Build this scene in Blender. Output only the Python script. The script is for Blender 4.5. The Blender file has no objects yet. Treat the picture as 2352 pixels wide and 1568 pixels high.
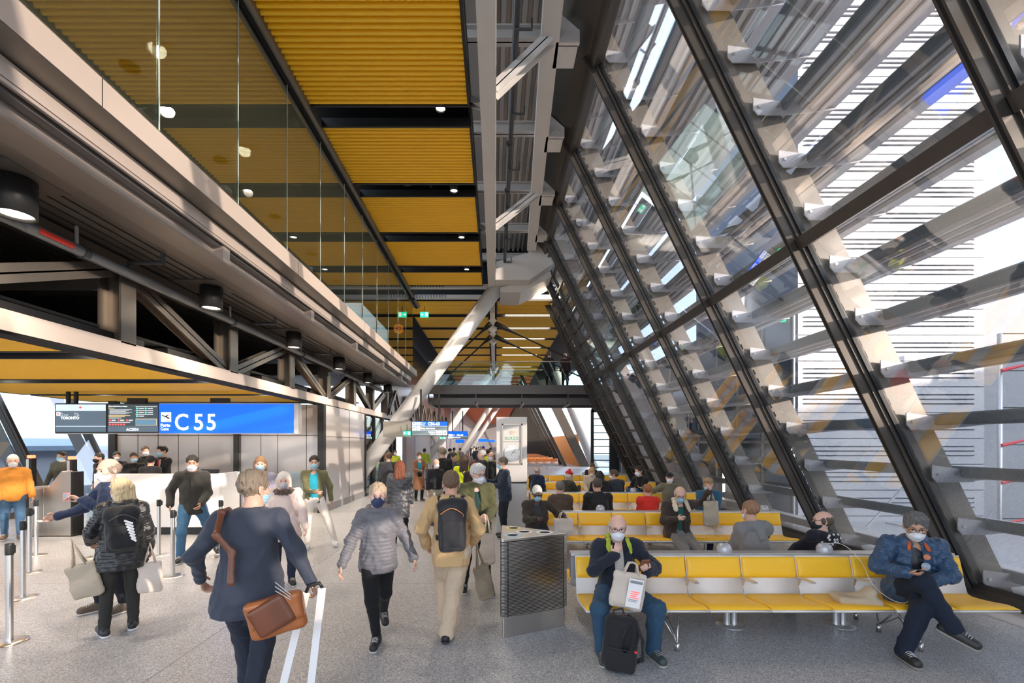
SKY_STR=2.9; SUN_E=5.8; SUN_DIR=(.80,-.52,.192); EXPO=1.1; LAMP_K=2.6
import bpy, math, random
import numpy as np
from mathutils import Vector, Matrix, Euler
random.seed(7); np.random.seed(7)
sc = bpy.context.scene
COL = sc.collection
F, CX, CY, CH = 1045.0, 1137.0, 1018.0, 2.05     # focal length and principal point (pixels), camera height
def PX(x, y, d): return ((x-CX)*d/F, d, CH+(CY-y)*d/F)
R = math.radians
# ------------------------------------------------------------------ materials
MATS = {}
def mat(name, col=(.8,.8,.8), rough=.5, metal=0., bump=None, var=0., vscale=8., spec=.5, emit=None, estr=0., alpha=None, coat=0., sheen=0.):
    """procedural principled material; bump=(scale, strength), var=colour variation by noise"""
    if name in MATS: return MATS[name]
    m = bpy.data.materials.new(name); m.use_nodes = True; MATS[name] = m
    nt = m.node_tree; b = nt.nodes['Principled BSDF']
    b.inputs['Base Color'].default_value = (*col, 1); b.inputs['Roughness'].default_value = rough
    b.inputs['Metallic'].default_value = metal; b.inputs['Specular IOR Level'].default_value = spec
    b.inputs['Coat Weight'].default_value = coat; b.inputs['Sheen Weight'].default_value = sheen
    if emit: b.inputs['Emission Color'].default_value = (*emit, 1); b.inputs['Emission Strength'].default_value = estr
    if alpha is not None: b.inputs['Alpha'].default_value = alpha
    if bump or var:
        tc = nt.nodes.new('ShaderNodeTexCoord')
        if var:
            n = nt.nodes.new('ShaderNodeTexNoise'); n.inputs['Scale'].default_value = vscale; n.inputs['Detail'].default_value = 4
            nt.links.new(tc.outputs['Object'], n.inputs['Vector'])
            mr = nt.nodes.new('ShaderNodeMapRange'); mr.inputs[3].default_value = 1-var; mr.inputs[4].default_value = 1+var
            nt.links.new(n.outputs['Fac'], mr.inputs[0])
            mx = nt.nodes.new('ShaderNodeVectorMath'); mx.operation = 'SCALE'; mx.inputs[0].default_value = col
            nt.links.new(mr.outputs[0], mx.inputs['Scale']); nt.links.new(mx.outputs[0], b.inputs['Base Color'])
        if bump:
            n = nt.nodes.new('ShaderNodeTexNoise'); n.inputs['Scale'].default_value = bump[0]; n.inputs['Detail'].default_value = 3
            nt.links.new(tc.outputs['Object'], n.inputs['Vector'])
            bp = nt.nodes.new('ShaderNodeBump'); bp.inputs['Strength'].default_value = bump[1]; bp.inputs['Distance'].default_value = .01
            nt.links.new(n.outputs['Fac'], bp.inputs['Height']); nt.links.new(bp.outputs[0], b.inputs['Normal'])
    return m
def glassmat(name, tint=(1,1,1), ior=1.5, boost=1.0, rough=0.0):
    if name in MATS: return MATS[name]
    m = bpy.data.materials.new(name); m.use_nodes = True; MATS[name] = m
    nt = m.node_tree; nt.nodes.clear()
    o = nt.nodes.new('ShaderNodeOutputMaterial'); t = nt.nodes.new('ShaderNodeBsdfTransparent'); g = nt.nodes.new('ShaderNodeBsdfGlossy')
    g.inputs['Roughness'].default_value = rough; t.inputs[0].default_value = (*tint, 1)
    lw = nt.nodes.new('ShaderNodeLayerWeight'); lw.inputs[0].default_value = .5
    pw_ = nt.nodes.new('ShaderNodeMath'); pw_.operation = 'POWER'; pw_.inputs[1].default_value = 3.6; nt.links.new(lw.outputs['Facing'], pw_.inputs[0])
    f0 = min(.9, ((ior-1)/(ior+1))**2*boost)
    ml = nt.nodes.new('ShaderNodeMath'); ml.operation = 'MULTIPLY_ADD'; ml.inputs[1].default_value = (1-f0)*.8; ml.inputs[2].default_value = f0; ml.use_clamp = True
    nt.links.new(pw_.outputs[0], ml.inputs[0])
    mx = nt.nodes.new('ShaderNodeMixShader')
    nt.links.new(ml.outputs[0], mx.inputs[0])
    nt.links.new(t.outputs[0], mx.inputs[1]); nt.links.new(g.outputs[0], mx.inputs[2]); nt.links.new(mx.outputs[0], o.inputs[0])
    return m
M = mat
WHITE_STEEL = M('white_painted_steel', (.66,.63,.60), .45, var=.04, vscale=1.5)
BRONZE = M('bronze_anodised_metal', (.24,.215,.185), .38, .65, var=.12, vscale=2)
PALE = M('pale_champagne_metal', (.60,.50,.43), .42, .3, var=.05, vscale=.7)
STEELGREY = M('brushed_grey_steel', (.30,.285,.27), .42, .5, var=.14, vscale=1.6)
DARK = M('near_black_metal', (.025,.024,.023), .45, .3)
BLACK = M('matt_black_lining', (.008,.008,.008), .9)
FRAME = M('dark_brown_window_frame', (.085,.072,.060), .38, .55, var=.08)
GASKET = M('black_gasket', (.01,.01,.011), .3)
YELLOW = M('yellow_lacquered_metal', (1.0,.57,.012), .42, .0, var=.03)
ORANGE = M('orange_lacquered_metal', (.92,.24,.02), .4, .1, var=.03)
CHROME = M('polished_stainless', (.62,.60,.58), .3, 1., var=.04)
BRUSHED = M('brushed_stainless', (.60,.57,.54), .32, 1., var=.08, vscale=3)
WHITEP = M('white_lacquer', (.86,.83,.81), .4)
SEATY = M('yellow_vinyl_upholstery', (1.0,.56,.025), .42, bump=(400,.08), var=.02)
SEATO = M('orange_vinyl_upholstery', (.85,.25,.03), .45)
SHELL = M('pale_grey_seat_shell', (.78,.74,.71), .45)
ALU = M('satin_aluminium', (.70,.69,.68), .35, .8)
LAMPE = M('lamp_glow', (1,1,1), .5, emit=(1,.9,.75), estr=14)
TUBEE = M('tube_light_glow', (1,1,1), .5, emit=(1,.82,.62), estr=9)
GLASS = glassmat('facade_glass', (.83,.86,.88), 1.5, 6.0)
GLASSB = glassmat('balustrade_glass', (.62,.66,.60), 1.75, 4.6)
GLASSC = glassmat('clear_low_glass', (.84,.92,.92), 1.5, 1.3)
# ------------------------------------------------------------------ mesh builder
class MB:
    def __init__(s): s.v=[]; s.f=[]; s.m=[]
    def add(s, vs, fs, mi=0):
        k=len(s.v); s.v+= [tuple(p) for p in vs]; s.f+=[tuple(k+i for i in f) for f in fs]; s.m+=[mi]*len(fs); return s
    def box(s, x0,x1,y0,y1,z0,z1, mi=0):
        return s.add([(x0,y0,z0),(x1,y0,z0),(x1,y1,z0),(x0,y1,z0),(x0,y0,z1),(x1,y0,z1),(x1,y1,z1),(x0,y1,z1)],
            [(0,3,2,1),(4,5,6,7),(0,1,5,4),(1,2,6,5),(2,3,7,6),(3,0,4,7)], mi)
    def bar(s, a, b, w, h, up=(0,0,1), mi=0):
        """rectangular bar from a to b; w across, h along 'up'"""
        a=Vector(a); b=Vector(b); d=(b-a).normalized(); u=Vector(up); x=d.cross(u)
        if x.length<1e-5: x=Vector((1,0,0))
        x.normalize(); u=x.cross(d).normalized(); p=[]
        for q in (a,b):
            for sx,sz in ((-1,-1),(1,-1),(1,1),(-1,1)): p.append(q+x*sx*w/2+u*sz*h/2)
        return s.add(p,[(0,1,2,3),(7,6,5,4),(0,4,5,1),(1,5,6,2),(2,6,7,3),(3,7,4,0)],mi)
    def tube(s, pts, r, n=12, mi=0, caps=True):
        pts=[Vector(p) for p in pts]; rs = r if isinstance(r,(list,tuple)) else [r]*len(pts)
        k0=len(s.v); ref=None
        for i,p in enumerate(pts):
            d=(pts[min(i+1,len(pts)-1)]-pts[max(i-1,0)]).normalized()
            if ref is None:
                ref=Vector((0,0,1)) if abs(d.z)<.9 else Vector((1,0,0))
            x=d.cross(ref).normalized(); y=x.cross(d).normalized(); ref=y
            for j in range(n):
                a=2*math.pi*j/n; s.v.append(tuple(p+x*math.cos(a)*rs[i]+y*math.sin(a)*rs[i]))
        for i in range(len(pts)-1):
            for j in range(n):
                a=k0+i*n+j; b=k0+i*n+(j+1)%n; s.f.append((a,b,b+n,a+n)); s.m.append(mi)
        if caps:
            s.f.append(tuple(k0+j for j in range(n))[::-1]); s.m.append(mi)
            e=k0+(len(pts)-1)*n; s.f.append(tuple(e+j for j in range(n))); s.m.append(mi)
        return s
    def lathe(s, prof, c=(0,0,0), n=24, mi=0):
        k0=len(s.v); cx,cy,cz=c
        for r,z in prof:
            for j in range(n):
                a=2*math.pi*j/n; s.v.append((cx+r*math.cos(a),cy+r*math.sin(a),cz+z))
        for i in range(len(prof)-1):
            for j in range(n):
                a=k0+i*n+j; b=k0+i*n+(j+1)%n; s.f.append((a,b,b+n,a+n)); s.m.append(mi)
        return s
    def prism(s, poly, axis, a0, a1, mi=0):
        """extrude 2D polygon; axis 'x': poly=(y,z); 'y': (x,z); 'z': (x,y)"""
        n=len(poly); f={'x':lambda p,a:(a,p[0],p[1]),'y':lambda p,a:(p[0],a,p[1]),'z':lambda p,a:(p[0],p[1],a)}[axis]
        vs=[f(p,a0) for p in poly]+[f(p,a1) for p in poly]
        fs=[tuple(range(n)),tuple(range(2*n-1,n-1,-1))]+[(i,i+n,(i+1)%n+n,(i+1)%n) for i in range(n)]
        return s.add(vs,fs,mi)
    def build(s, name, mats, parent=None, smooth=False, bevel=0., loc=None, rz=0.):
        me=bpy.data.meshes.new(name); me.from_pydata(s.v,[],s.f)
        if not isinstance(mats,(list,tuple)): mats=[mats]
        for m in mats: me.materials.append(m)
        if len(mats)>1: me.polygons.foreach_set('material_index', s.m)
        me.update()
        import bmesh
        bm=bmesh.new(); bm.from_mesh(me); bmesh.ops.recalc_face_normals(bm, faces=bm.faces); bm.to_mesh(me); bm.free()
        if smooth: me.polygons.foreach_set('use_smooth',[True]*len(me.polygons))
        o=bpy.data.objects.new(name,me); COL.objects.link(o)
        if parent: o.parent=parent
        if loc: o.location=loc
        if rz: o.rotation_euler=(0,0,rz)
        if bevel:
            b=o.modifiers.new('bevel','BEVEL'); b.width=bevel; b.segments=2; b.limit_method='ANGLE'
        return o
def box_obj(name, m, x0,x1,y0,y1,z0,z1, parent=None, bevel=0.):
    return MB().box(x0,x1,y0,y1,z0,z1).build(name,m,parent,bevel=bevel)
def tag(o, label=None, cat=None, group=None, kind=None):
    if label: o['label']=label
    if cat: o['category']=cat
    if group: o['group']=group
    if kind: o['kind']=kind
    return o
def thing(name, label, cat, loc=(0,0,0), rz=0., group=None, kind=None):
    o=bpy.data.objects.new(name,None); COL.objects.link(o); o.location=loc; o.rotation_euler=(0,0,rz); o.empty_display_size=.1
    return tag(o,label,cat,group,kind)
def copy_tree(o, parent=None):
    c=o.copy(); COL.objects.link(c); c.parent=parent
    for ch in list(o.children): copy_tree(ch,c)
    return c
def struct(o, label=None): o['kind']='structure'; return tag(o,label) if label else o
def text(s, size, name, m, loc, parent=None, rot=(R(90),0,0), align='LEFT', extrude=.002, bold=0., sx=1.):
    cu=bpy.data.curves.new(name,'FONT'); cu.body=s; cu.size=size; cu.extrude=extrude; cu.align_x=align; cu.offset=bold; cu.resolution_u=3
    t=bpy.data.objects.new(name,cu); COL.objects.link(t); t.scale=(sx,1,1); bpy.context.view_layer.update()
    me=bpy.data.meshes.new_from_object(t.evaluated_get(bpy.context.evaluated_depsgraph_get())); COL.objects.unlink(t); bpy.data.objects.remove(t)
    me.materials.clear(); me.materials.append(m)
    o=bpy.data.objects.new(name,me); COL.objects.link(o); o.location=loc; o.rotation_euler=rot; o.scale=(sx,1,1)
    if parent: o.parent=parent
    return o
ORD=['first','second','third','fourth','fifth','sixth','seventh','eighth','ninth','tenth','eleventh','twelfth','thirteenth','fourteenth','fifteenth','sixteenth','seventeenth','eighteenth','nineteenth','twentieth','twenty-first','twenty-second','twenty-third','twenty-fourth','twenty-fifth']
# ================================================================== SETTING
# terrazzo floor
def floor_mat():
    m=bpy.data.materials.new('terrazzo'); m.use_nodes=True; nt=m.node_tree; b=nt.nodes['Principled BSDF']; L=nt.links.new
    tc=nt.nodes.new('ShaderNodeTexCoord')
    vo=nt.nodes.new('ShaderNodeTexVoronoi'); vo.inputs['Scale'].default_value=120; L(tc.outputs['Object'],vo.inputs['Vector'])
    r1=nt.nodes.new('ShaderNodeValToRGB'); r1.color_ramp.interpolation='CONSTANT'
    e=r1.color_ramp.elements; e[0].color=(.33,.325,.33,1); e[1].position=.30; e[1].color=(.46,.455,.46,1)
    for p,c in ((.52,(.56,.55,.555,1)),(.76,(.22,.22,.228,1)),(.84,(.70,.69,.69,1)),(.93,(.43,.425,.43,1))): q=e.new(p); q.color=c
    sx=nt.nodes.new('ShaderNodeSeparateXYZ'); L(vo.outputs['Color'],sx.inputs[0]); L(sx.outputs[0],r1.inputs[0])
    no=nt.nodes.new('ShaderNodeTexNoise'); no.inputs['Scale'].default_value=.6; no.inputs['Detail'].default_value=5; L(tc.outputs['Object'],no.inputs['Vector'])
    mr=nt.nodes.new('ShaderNodeMapRange'); mr.inputs[3].default_value=.9; mr.inputs[4].default_value=1.1; L(no.outputs['Fac'],mr.inputs[0])
    # expansion joints every few metres
    so=nt.nodes.new('ShaderNodeSeparateXYZ'); L(tc.outputs['Object'],so.inputs[0])
    def line(out,off,per,w):
        a=nt.nodes.new('ShaderNodeMath'); a.operation='ADD'; a.inputs[1].default_value=off+1000*per; L(out,a.inputs[0])
        mo=nt.nodes.new('ShaderNodeMath'); mo.operation='MODULO'; mo.inputs[1].default_value=per; L(a.outputs[0],mo.inputs[0])
        lt=nt.nodes.new('ShaderNodeMath'); lt.operation='GREATER_THAN'; lt.inputs[1].default_value=w; L(mo.outputs[0],lt.inputs[0]); return lt
    l1=line(so.outputs[0],3.02,12.0,.012); l2=line(so.outputs[1],-6.65,5.0,.012)
    mu=nt.nodes.new('ShaderNodeMath'); mu.operation='MULTIPLY'; L(l1.outputs[0],mu.inputs[0]); L(l2.outputs[0],mu.inputs[1])
    m2=nt.nodes.new('ShaderNodeMapRange'); m2.inputs[3].default_value=.45; m2.inputs[4].default_value=1; L(mu.outputs[0],m2.inputs[0])
    m3=nt.nodes.new('ShaderNodeMath'); m3.operation='MULTIPLY'; L(mr.outputs[0],m3.inputs[0]); L(m2.outputs[0],m3.inputs[1])
    sc_=nt.nodes.new('ShaderNodeVectorMath'); sc_.operation='SCALE'; L(r1.outputs[0],sc_.inputs[0]); L(m3.outputs[0],sc_.inputs['Scale'])
    L(sc_.outputs[0],b.inputs['Base Color']); b.inputs['Roughness'].default_value=.30; b.inputs['Specular IOR Level'].default_value=.5
    return m
TERR=floor_mat()
struct(box_obj('floor',TERR,-13.6,12,-8,150,-.3,0),'speckled grey terrazzo concourse floor')
struct(box_obj('trim_1',M('pale_stone',(.62,.58,.55),.5,var=.05),5.88,6.36,-3,19,.001,.02),'pale stone strip along the foot of the sloping glass wall')
def ZC(z): return 6.4-.487*z            # x of the right facade plane at height z
ZT=9.25
def on(z,off=0.): # point in the facade plane, off = outward normal offset
    nx,nz=.899,.438
    return (ZC(z)+off*nx, z+off*nz)
bays=[1.1+2.5*i for i in range(8)]+[20.25]      # mullion depths 1.1 ... 21.1
def slab_poly(z0,z1,o0,o1):
    a=on(z0,o0);b=on(z1,o0);c=on(z1,o1);d=on(z0,o1); return [a,b,c,d]
# facade bays: one window per bay
for i in range(len(bays)-1):
    y0,y1=bays[i],bays[i+1]
    w=struct(thing('window_%d'%(i+1),'%s bay of the sloping glass facade counted from the camera'%ORD[i],None,(0,0,0)))
    ladder = i>=6
    MB().prism(slab_poly(.12,ZT,.02,.035),'y',y0+.06,y1-.06).build('pane',GLASS,w)
    f=MB()
    f.prism(slab_poly(0,.14,-.1,.12),'y',y0,y1); f.prism(slab_poly(ZT-.1,ZT+.1,-.1,.1),'y',y0,y1)
    f.prism(slab_poly(4.66,4.80,-.09,.06),'y',y0+.05,y1-.05)
    if ladder:
        for k in range(18):
            z=.5+k*.5
            if abs(z-4.7)>.2: f.prism(slab_poly(z,z+.05,-.04,.05),'y',y0+.05,y1-.05)
        f.prism(slab_poly(0,ZT,-.05,.05),'y',(y0+y1)/2+.3,(y0+y1)/2+.4)
    f.build('window_frame',FRAME,w)
    g=MB(); g.prism(slab_poly(.14,ZT,.0,.05),'y',y0+.045,y0+.085); g.prism(slab_poly(.14,ZT,.0,.05),'y',y1-.085,y1-.045)
    g.build('gasket',GASKET,w)
for i,y in enumerate(bays):
    t=struct(thing('trim_%d'%(i+2),'sloping dark mullion of the right glass wall, %s from the camera'%ORD[i],None))
    MB().prism(slab_poly(-.05,ZT+.15,-.17,-.03),'y',y-.035,y+.035).build('inner_web',FRAME,t)
    MB().prism(slab_poly(-.05,ZT+.15,-.05,.09),'y',y-.06,y+.06).build('outer_cap',FRAME,t)
    MB().prism(slab_poly(-.05,ZT+.15,-.172,-.165),'y',y-.012,y+.012).build('groove',BLACK,t)
bk=struct(thing('window_22','sloping glass facade continuing behind the camera',None))
m_=MB()
for q in range(5):
    y=-1.4-2.5*q; m_.prism(slab_poly(0,ZT,-.17,.09),'y',y-.06,y+.06); m_.prism(slab_poly(-.6,ZT,.17,.62),'y',y+.03,y+.055)
m_.prism(slab_poly(4.66,4.80,-.09,.06),'y',-11.4,1.05); m_.prism(slab_poly(-.1,.14,-.1,.12),'y',-11.4,1.05); m_.build('window_frame',FRAME,bk)
MB().prism(slab_poly(.12,ZT,.02,.035),'y',-11.4,1.05).build('pane',GLASS,bk)
# outer fin plates and sunshade blades
FINM=M('pale_grey_painted_fin',(.23,.21,.19),.42,.4,var=.08); BLADEM=M('perforated_grey_aluminium',(.52,.51,.52),.42,.3,var=.1,vscale=1.2)
bz=[.22+.70*k for k in range(15)]
for i,y in enumerate(bays):
    f=thing('facade_fin','tall grey steel fin outside the glass at the %s mullion from the camera'%ORD[i],'fin',(0,y,0),group='outer fins carrying the sunshades')
    MB().prism(slab_poly(-.6,ZT+1.5,.17,.54),'y',.03,.055).build('fin_plate',FINM,f)
    s=MB()
    for z in np.arange(-.3,ZT+1.2,.16): s.prism(slab_poly(z,z+.07,.10,.17),'y',.03,.05)
    s.build('perforated_edge',FINM,f)
for k,z in enumerate(bz):
    t=thing('sunshade_blade','long grey sunshade blade outside the glass, %s from the bottom'%ORD[k],'sunshade',(0,0,0),group='horizontal sunshade blades outside the right glass wall')
    x0=ZC(z)+.62; x1=x0+.70
    MB().prism([(x0,z+.09),(x0+.03,z+.12),(x0+.10,z+.115),(x1,z+.03),(x1,z+.01),(x0+.10,z+.085)],'y',-11.4,20.2).build('blade',BLADEM,t)
    r=MB()
    for q in (.20,.34,.48): r.prism([(x0+q,z+.08-q*.12),(x0+q+.02,z+.035-q*.12),(x0+q+.06,z+.035-q*.12),(x0+q+.08,z+.07-q*.12)],'y',-11.4,20.2)
    r.build('rib',BLADEM,t)
    r=MB(); r.prism([(x0-.03,z+.06),(x0-.03,z+.10),(x0,z+.125),(x0+.04,z+.125),(x0+.06,z+.09),(x0+.05,z-.01),(x0+.01,z-.03),(x0-.02,z-.01)],'y',-11.4,20.2); r.build('nose_tube',M('blue_grey_aluminium',(.24,.28,.32),.4,.6),t)
    for y in bays:
        b=MB()
        b.prism([(x0-.40,z+.14),(x0-.02,z+.09),(x1,z+.03),(x1-.02,z-.02),(x0-.02,z-.09),(x0-.34,z-.09),(x0-.40,z-.02)],'y',y-.03,y-.015)
        ob=b.build('bracket',M('pale_bracket_plate',(.50,.50,.53),.45,.3),t)
        bo=MB()
        for xx in (x0-.32,x0-.08): bo.tube([(xx,y-.045,z+.02),(xx,y-.028,z+.02)],.02,8)
        bo.build('bolt',CHROME,ob)
# brown eaves beam along the head of the glass
e=struct(MB().prism([(1.12,9.92),(1.90,9.16),(1.99,9.5),(1.3,10.3)],'y',-3,20.3).build('trim_20',FRAME),'brown eaves beam along the head of the sloping glass wall')
g=MB()
for y in bays: g.box(1.1,1.9,y-.01,y+.01,9.03,9.2)
# roof decking, white ribbed
struct(box_obj('ceiling',M('white_roof_deck',(.50,.47,.44),.6),-3.5,1.9,-6,20,10.3,10.45),'white ribbed roof deck over the truss')
MB()
d=MB()
for x in np.arange(-.3,1.3,.2):
    d.prism([(x,10.3),(x+.03,10.2),(x+.11,10.2),(x+.14,10.3)],'y',-3,20)
tag(d.build('roof_decking',M('white_ribbed_deck',(.62,.58,.54),.55,var=.05)),'white ribbed metal decking beneath the roof','decking')
# roof truss
t=thing('roof_truss','white steel roof truss running down the middle of the concourse','truss')
def ibeam(mb,a,b,w,h,th,up=(0,0,1)):
    a=Vector(a);b=Vector(b); u=Vector(up); dd=(b-a).normalized(); x=dd.cross(u).normalized(); u=x.cross(dd)
    mb.bar(a,b,th,h,up); mb.bar(a+u*(h/2-th/2),b+u*(h/2-th/2),w,th,up); mb.bar(a-u*(h/2-th/2),b-u*(h/2-th/2),w,th,up)
MB().box(-.27,.02,-3,18.3,8.15,8.42).build('bottom_chord',WHITE_STEEL,t,bevel=.01)
MB().bar((.50,-3,9.32),(1.36,16.9,9.32),.33,.24).build('top_chord',WHITE_STEEL,t,bevel=.01)
for k in range(-1,4):
    y=3.1+5*k
    if y<-2 or y>17: continue
    m_=MB(); ibeam(m_,(-.02,y,8.3),(.50+.86*(y+3)/19.9,y,9.25),.20,.20,.02,(0,1,0)); m_.build('diagonal',WHITE_STEEL,t)
    m_=MB(); ibeam(m_,(-.25,y+.3,8.3),(-.75,y+.9,8.9),.14,.12,.015,(0,1,0)); m_.build('stub_brace',WHITE_STEEL,t)
    m_=MB(); ibeam(m_,(-.75,y+.9,8.9),(-.9,y+.2,9.2),.14,.12,.015,(0,1,0)); m_.build('stub_brace',WHITE_STEEL,t)
for k in range(8):
    y=.9+2.5*k
    x=.50+.86*(y+3)/19.9
    m_=MB(); ibeam(m_,(-1.4,y,9.58),(x+.1,y,9.58),.2,.26,.03); m_.build('purlin',WHITE_STEEL,t)
    m_=MB(); m_.prism([(x+.1,9.2),(x+.52,9.2),(x+.52,9.42),(x+.2,9.7),(x+.1,9.7)],'y',y-.28,y-.20)
    m_.box(x+.1,x+.5,y-.22,y+.28,9.2,9.4)
    
    g_=m_.build('gusset_plate',WHITE_STEEL,t)
    b_=MB()
    for xx in (x+.22,x+.4): b_.tube([(xx,y-.29,9.33),(xx,y-.27,9.33)],.025,8)
    b_.build('bolt',WHITE_STEEL,g_)
# node box beam at the end of the truss + top of the column
nb=thing('gusset_beam','large folded white steel node at the head of the round column','beam')
MB().prism([(0,8.16),(1.3,8.16-.0),(2.15,8.75),(2.05,9.85),(1.35,10.0),(1.3,9.2),(.05,8.85)],'y',17.0,18.6).build('node_box',WHITE_STEEL,nb,bevel=.02)
MB().prism([(.2,7.9),(1.0,7.9),(2.2,8.5),(2.15,8.72),(1.2,8.3),(.2,8.1)],'y',17.6,19.3).build('lower_plate',WHITE_STEEL,nb,bevel=.02)
pp=M('dark_grey_pipe',(.06,.062,.068),.4,.3)
sp=thing('sprinkler_pipe','dark grey sprinkler pipe running under the white roof deck','pipe')
MB().tube([(.33,-3,8.85),(.36,17,8.85)],.055,12).build('main_pipe',pp,sp,True)
for k in range(7):
    y=5.5+1.9*k
    b=MB(); b.tube([(.33,y,8.85),(.33,y,8.78),(.60,y,8.78),(.60,y,8.95)],.022,8); b.build('branch_pipe',pp,sp)
    b=MB(); b.tube([(.33,y+1,8.85),(.33,y+1.06,8.85)],.075,10); b.build('coupling',pp,sp)
# yellow slatted panels
def slat_mesh(x0,x1,y0,y1,z,h,n,axis='x'):
    m=MB(); p=(y1-y0)/n
    for i in range(n):
        a=y0+i*p
        # rounded corrugation facing down
        prof=[(a+p*u,z+h*w_) for u,w_ in ((0,1),(.28,1),(.30,.5),(.37,.18),(.50,.0),(.72,.0),(.90,.12),(.99,.35),(1,1))]
        k=len(m.v)
        for x in (x0,x1): m.v+=[(x,yy,zz) for yy,zz in prof]
        L=len(prof)
        for j in range(L-1): m.f.append((k+j,k+j+1,k+L+j+1,k+L+j)); m.m.append(0)
    return m
def panel(x0,x1,y0,y1,z,n,label,group,m=YELLOW,fr=True,h=.12):
    t=thing('ceiling_panel',label,'ceiling panel',(0,0,0),group=group)
    s=slat_mesh(x0,x1,y0,y1,z,h,n).build('slats',m,t)
    s.data.polygons.foreach_set('use_smooth',[True]*len(s.data.polygons))
    if fr:
        f=MB(); f.box(x0-.04,x0,y0-.04,y1+.04,z-.01,z+.16); f.box(x1,x1+.04,y0-.04,y1+.04,z-.01,z+.16)
        f.box(x0,x1,y0-.04,y0,z-.01,z+.16); f.box(x0,x1,y1,y1+.04,z-.01,z+.16); f.box(x0,x1,y0,y1,z+.1,z+.14)
        f.build('panel_frame',DARK,t)
    return t
CZ=8.2
# black plenum above the panels
struct(box_obj('trim_30',BLACK,-3.6,-.48,-3,18,8.75,8.8),'black lining above the yellow ceiling panels')
box=MB(); box.box(-.50,-.46,-3,18,8.35,8.8); struct(box.build('trim_31',BLACK),'black upstand beside the yellow ceiling panels')
LAMPS=[]
def downlight(x,y,z,label,r=.1,h=.3,group=None,power=30,m=DARK):
    t=thing('downlight',label,'downlight',(x,y,z),group=group)
    MB().lathe([(r*.2,0),(r,0),(r,-h),(r*.88,-h),(r*.82,-h+.03)],n=20).build('housing',m,t,True)
    MB().lathe([(r*.82,-h+.03),(r*.3,-h+.05),(.001,-h+.055)],n=20).build('reflector',LAMPE,t,True)
    if power: LAMPS.append((x,y,z-h-.03,power,r))
    return t
for k in range(-1,4):
    y0=8.86+2.5*k; y1=y0+1.92
    if k==-1: y0-=.43
    if k==3: y1=y0+1.35
    panel(-3.45,-.50,y0,y1,CZ,22 if k==-1 else 18 if k<3 else 13,'%s large yellow slatted panel of the main ceiling counted from the camera'%ORD[k+1],'yellow slatted main ceiling panels')
    if k<3:
        g0=y1+.04; g1=y0+2.5-.04; q=ORD[k+1]
        downlight(-1.0,(g0+g1)/2,CZ+.24,'small lit downlight in the black gap after the %s yellow panel'%q,.10,.26,'downlights in the ceiling gaps',60)
        dt=thing('speaker','round dark ceiling speaker in the black gap after the %s yellow panel'%q,'speaker',(-2.15-.1*k,(g0+g1)/2,CZ+.2),group='ceiling speakers in the gaps')
        MB().lathe([(.001,.36),(.03,.36),(.03,.1),(.13,.1),(.15,0),(.12,-.03),(.001,-.035)],n=18).build('speaker_cone',M('speaker_grey',(.09,.085,.08),.5),dt,True)
        sd=MB(); sd.tube([(-1.55,(g0+g1)/2,CZ+.55),(-1.55,(g0+g1)/2,CZ+.12)],.012,6); sd.lathe([(.03,0),(.02,-.04),(.001,-.05)],(-1.55,(g0+g1)/2,CZ+.12),8)
        tag(sd.build('ceiling_sprinkler',DARK),'small black sprinkler in the gap after the %s yellow panel'%q,'sprinkler')
struct(box_obj('trim_35',BLACK,-9,1.6,19.28,19.34,8.2,10.4),'added black board blocking the sky gap above the cross beams')  # added to stop bright sky showing through over the beams
# white cross pipes/perforated bands at the truss end
for j,(y,z,nm) in enumerate(((17.9,8.18,'nearer'),(19.0,8.12,'farther'))):
    t=thing('cross_beam','white perforated cross beam under the ceiling, the %s of two'%nm,'beam')
    MB().box(-3.5,0,y,y+.22,z,z+.14).build('beam_box',WHITE_STEEL,t)
    s=MB()
    for q in np.arange(-3.3,-2,.12): s.box(q,q+.07,y-.004,y,z+.03,z+.06); s.box(q,q+.07,y-.004,y,z+.08,z+.11)
    s.build('perforation',BLACK,t)
# far main ceiling: bays behind the truss end
for k in range(13):
    y0=19.6+2.45*k; y1=y0+2.0
    if y0>50: break
    for side,(x0,x1) in enumerate(((-3.9,-.35),(.1,3.5))):
        panel(x0,x1,y0,y1,CZ-.02,10,'%s far yellow ceiling panel beyond the bridge brace, %s of the central rail'%(ORD[k],'left' if side==0 else 'right'),'far yellow ceiling panels',ORANGE if k>8 else YELLOW,h=.04)
    tl=tag(MB().box(.5,2.9,y0-.28,y0-.22,CZ,CZ+.165).build('linear_light',TUBEE),'%s glowing linear light in the gaps right of the central rail'%ORD[k],'light',group='linear lights of the far ceiling')
    for j,x in enumerate((-3.2,-1.0)):
        if k%2==0 or j: downlight(x,y0-.25,CZ+.05,'small lit downlight left of the rail, before the %s far panel, %s one'%(ORD[k],('left','right')[j]),.07,.04,'downlights of the far ceiling',0)
struct(box_obj('ceiling_far',BLACK,-6,7,19.3,52,8.36,8.5),'black lining above the far ceiling panels')
cr=MB(); cr.box(-.24,.0,19.2,52,7.95,8.16); tag(cr.build('central_rail',WHITE_STEEL),'pale steel rail dividing the far ceiling panels','rail')
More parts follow.
